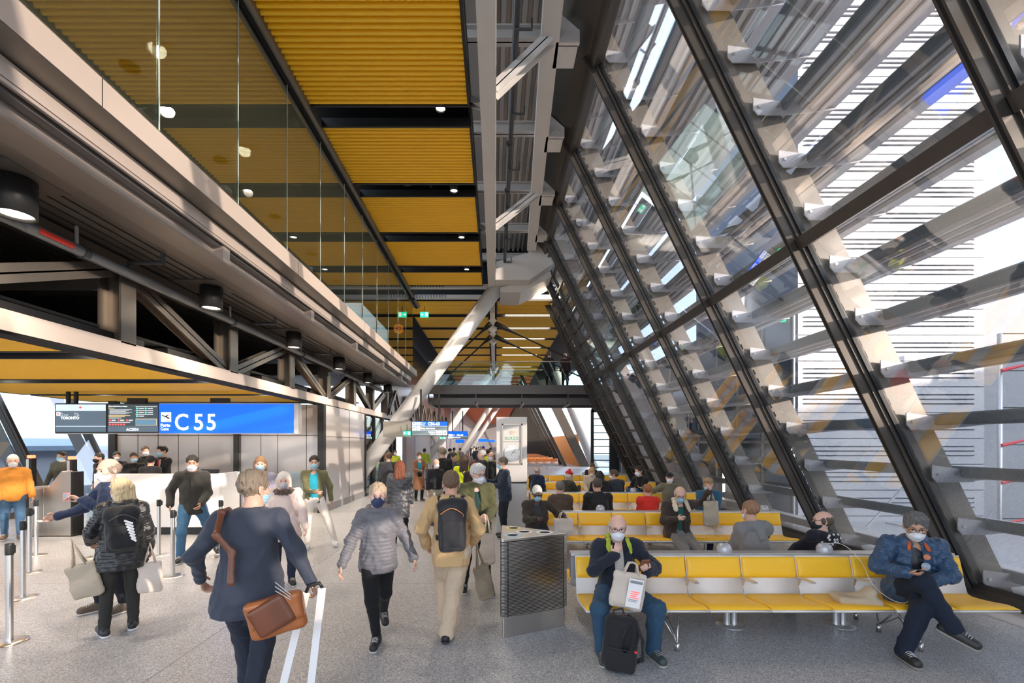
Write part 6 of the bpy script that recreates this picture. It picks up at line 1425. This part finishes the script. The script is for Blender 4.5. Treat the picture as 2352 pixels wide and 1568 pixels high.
seatp('dark4','man in a navy jumper bending down at the back of the seating area',3.60,SYf(4)-.2,10,1.72,hair=('short',(.12,.07,.04)),top=(.015,.025,.05),pitch=30,legs=BLK)
seatp('blue4','grey haired man in a dark blue hooded coat seated beside the clock totem',1.25,SYf(3)-.2,150,1.72,hair=('ring',(.55,.52,.50)),mask=MBL,top=(.018,.03,.07),thick=.035,hood=1,legs=BLK)
bl=thing('rucksack','blue rucksack standing on the seat beside the bearded man','rucksack',(3.55,11.75,.45)); v=Vol((-.22,-.16,-.02),(.22,.16,.5),.013); v.rbox((0,0,.23),(.16,.10,.22),.07); v.rbox((0,-.09,.15),(.12,.05,.11),.04,.01); v.build('bag_body',cloth('rucksack_blue',(.015,.07,.19)),bl)
m_=MB(); m_.tube([(-.03,0,.45),(0,0,.50),(.03,0,.45)],.01,6); m_.build('top_handle',DARK,bl)
# ================================================================== LIGHT + CAMERA
w=bpy.data.worlds.new('sky'); sc.world=w; w.use_nodes=True; nt=w.node_tree; bg=nt.nodes['Background']
sk=nt.nodes.new('ShaderNodeTexSky'); sk.sky_type='NISHITA'; sk.sun_disc=False; sk.sun_elevation=R(24); sk.sun_rotation=R(120); sk.air_density=.8; sk.dust_density=1.5
mixn=nt.nodes.new('ShaderNodeMixRGB'); mixn.inputs[0].default_value=.62; mixn.inputs[2].default_value=(.40,.43,.49,1)
mu=nt.nodes.new('ShaderNodeVectorMath'); mu.operation='SCALE'; mu.inputs['Scale'].default_value=.16
nt.links.new(sk.outputs[0],mu.inputs[0]); nt.links.new(mu.outputs[0],mixn.inputs[1]); nt.links.new(mixn.outputs[0],bg.inputs['Color']); bg.inputs['Strength'].default_value=SKY_STR
s=bpy.data.lights.new('sun','SUN'); s.energy=SUN_E; s.angle=R(.6); s.color=(1,.80,.66)
so=bpy.data.objects.new('sun',s); COL.objects.link(so); so.rotation_euler=Vector(SUN_DIR).to_track_quat('Z','Y').to_euler()
for i,(x,y,z,p,r) in enumerate(LAMPS):
    l=bpy.data.lights.new('downlight_lamp','SPOT'); l.energy=p*LAMP_K; l.spot_size=R(130); l.spot_blend=.8; l.shadow_soft_size=r; l.color=(1,.86,.70)
    o=bpy.data.objects.new('downlight_lamp',l); COL.objects.link(o); o.location=(x,y,z)
cam=bpy.data.cameras.new('camera'); co=bpy.data.objects.new('camera',cam); COL.objects.link(co); sc.camera=co
co.location=(0,0,CH); co.rotation_euler=(R(90),0,0); cam.sensor_width=36; cam.lens=36*F/2352; cam.clip_end=500; cam.clip_start=.05
cam.shift_x=(1176-CX)/2352; cam.shift_y=(CY-784)/2352
sc.view_settings.view_transform='Standard'; sc.view_settings.look='None'; sc.view_settings.gamma=1; sc.view_settings.exposure=EXPO
sc.cycles.max_bounces=6; sc.cycles.diffuse_bounces=4; sc.cycles.glossy_bounces=3; sc.cycles.transparent_max_bounces=14; sc.cycles.use_denoising=True
sc.cycles.sample_clamp_indirect=6; sc.cycles.adaptive_threshold=.02
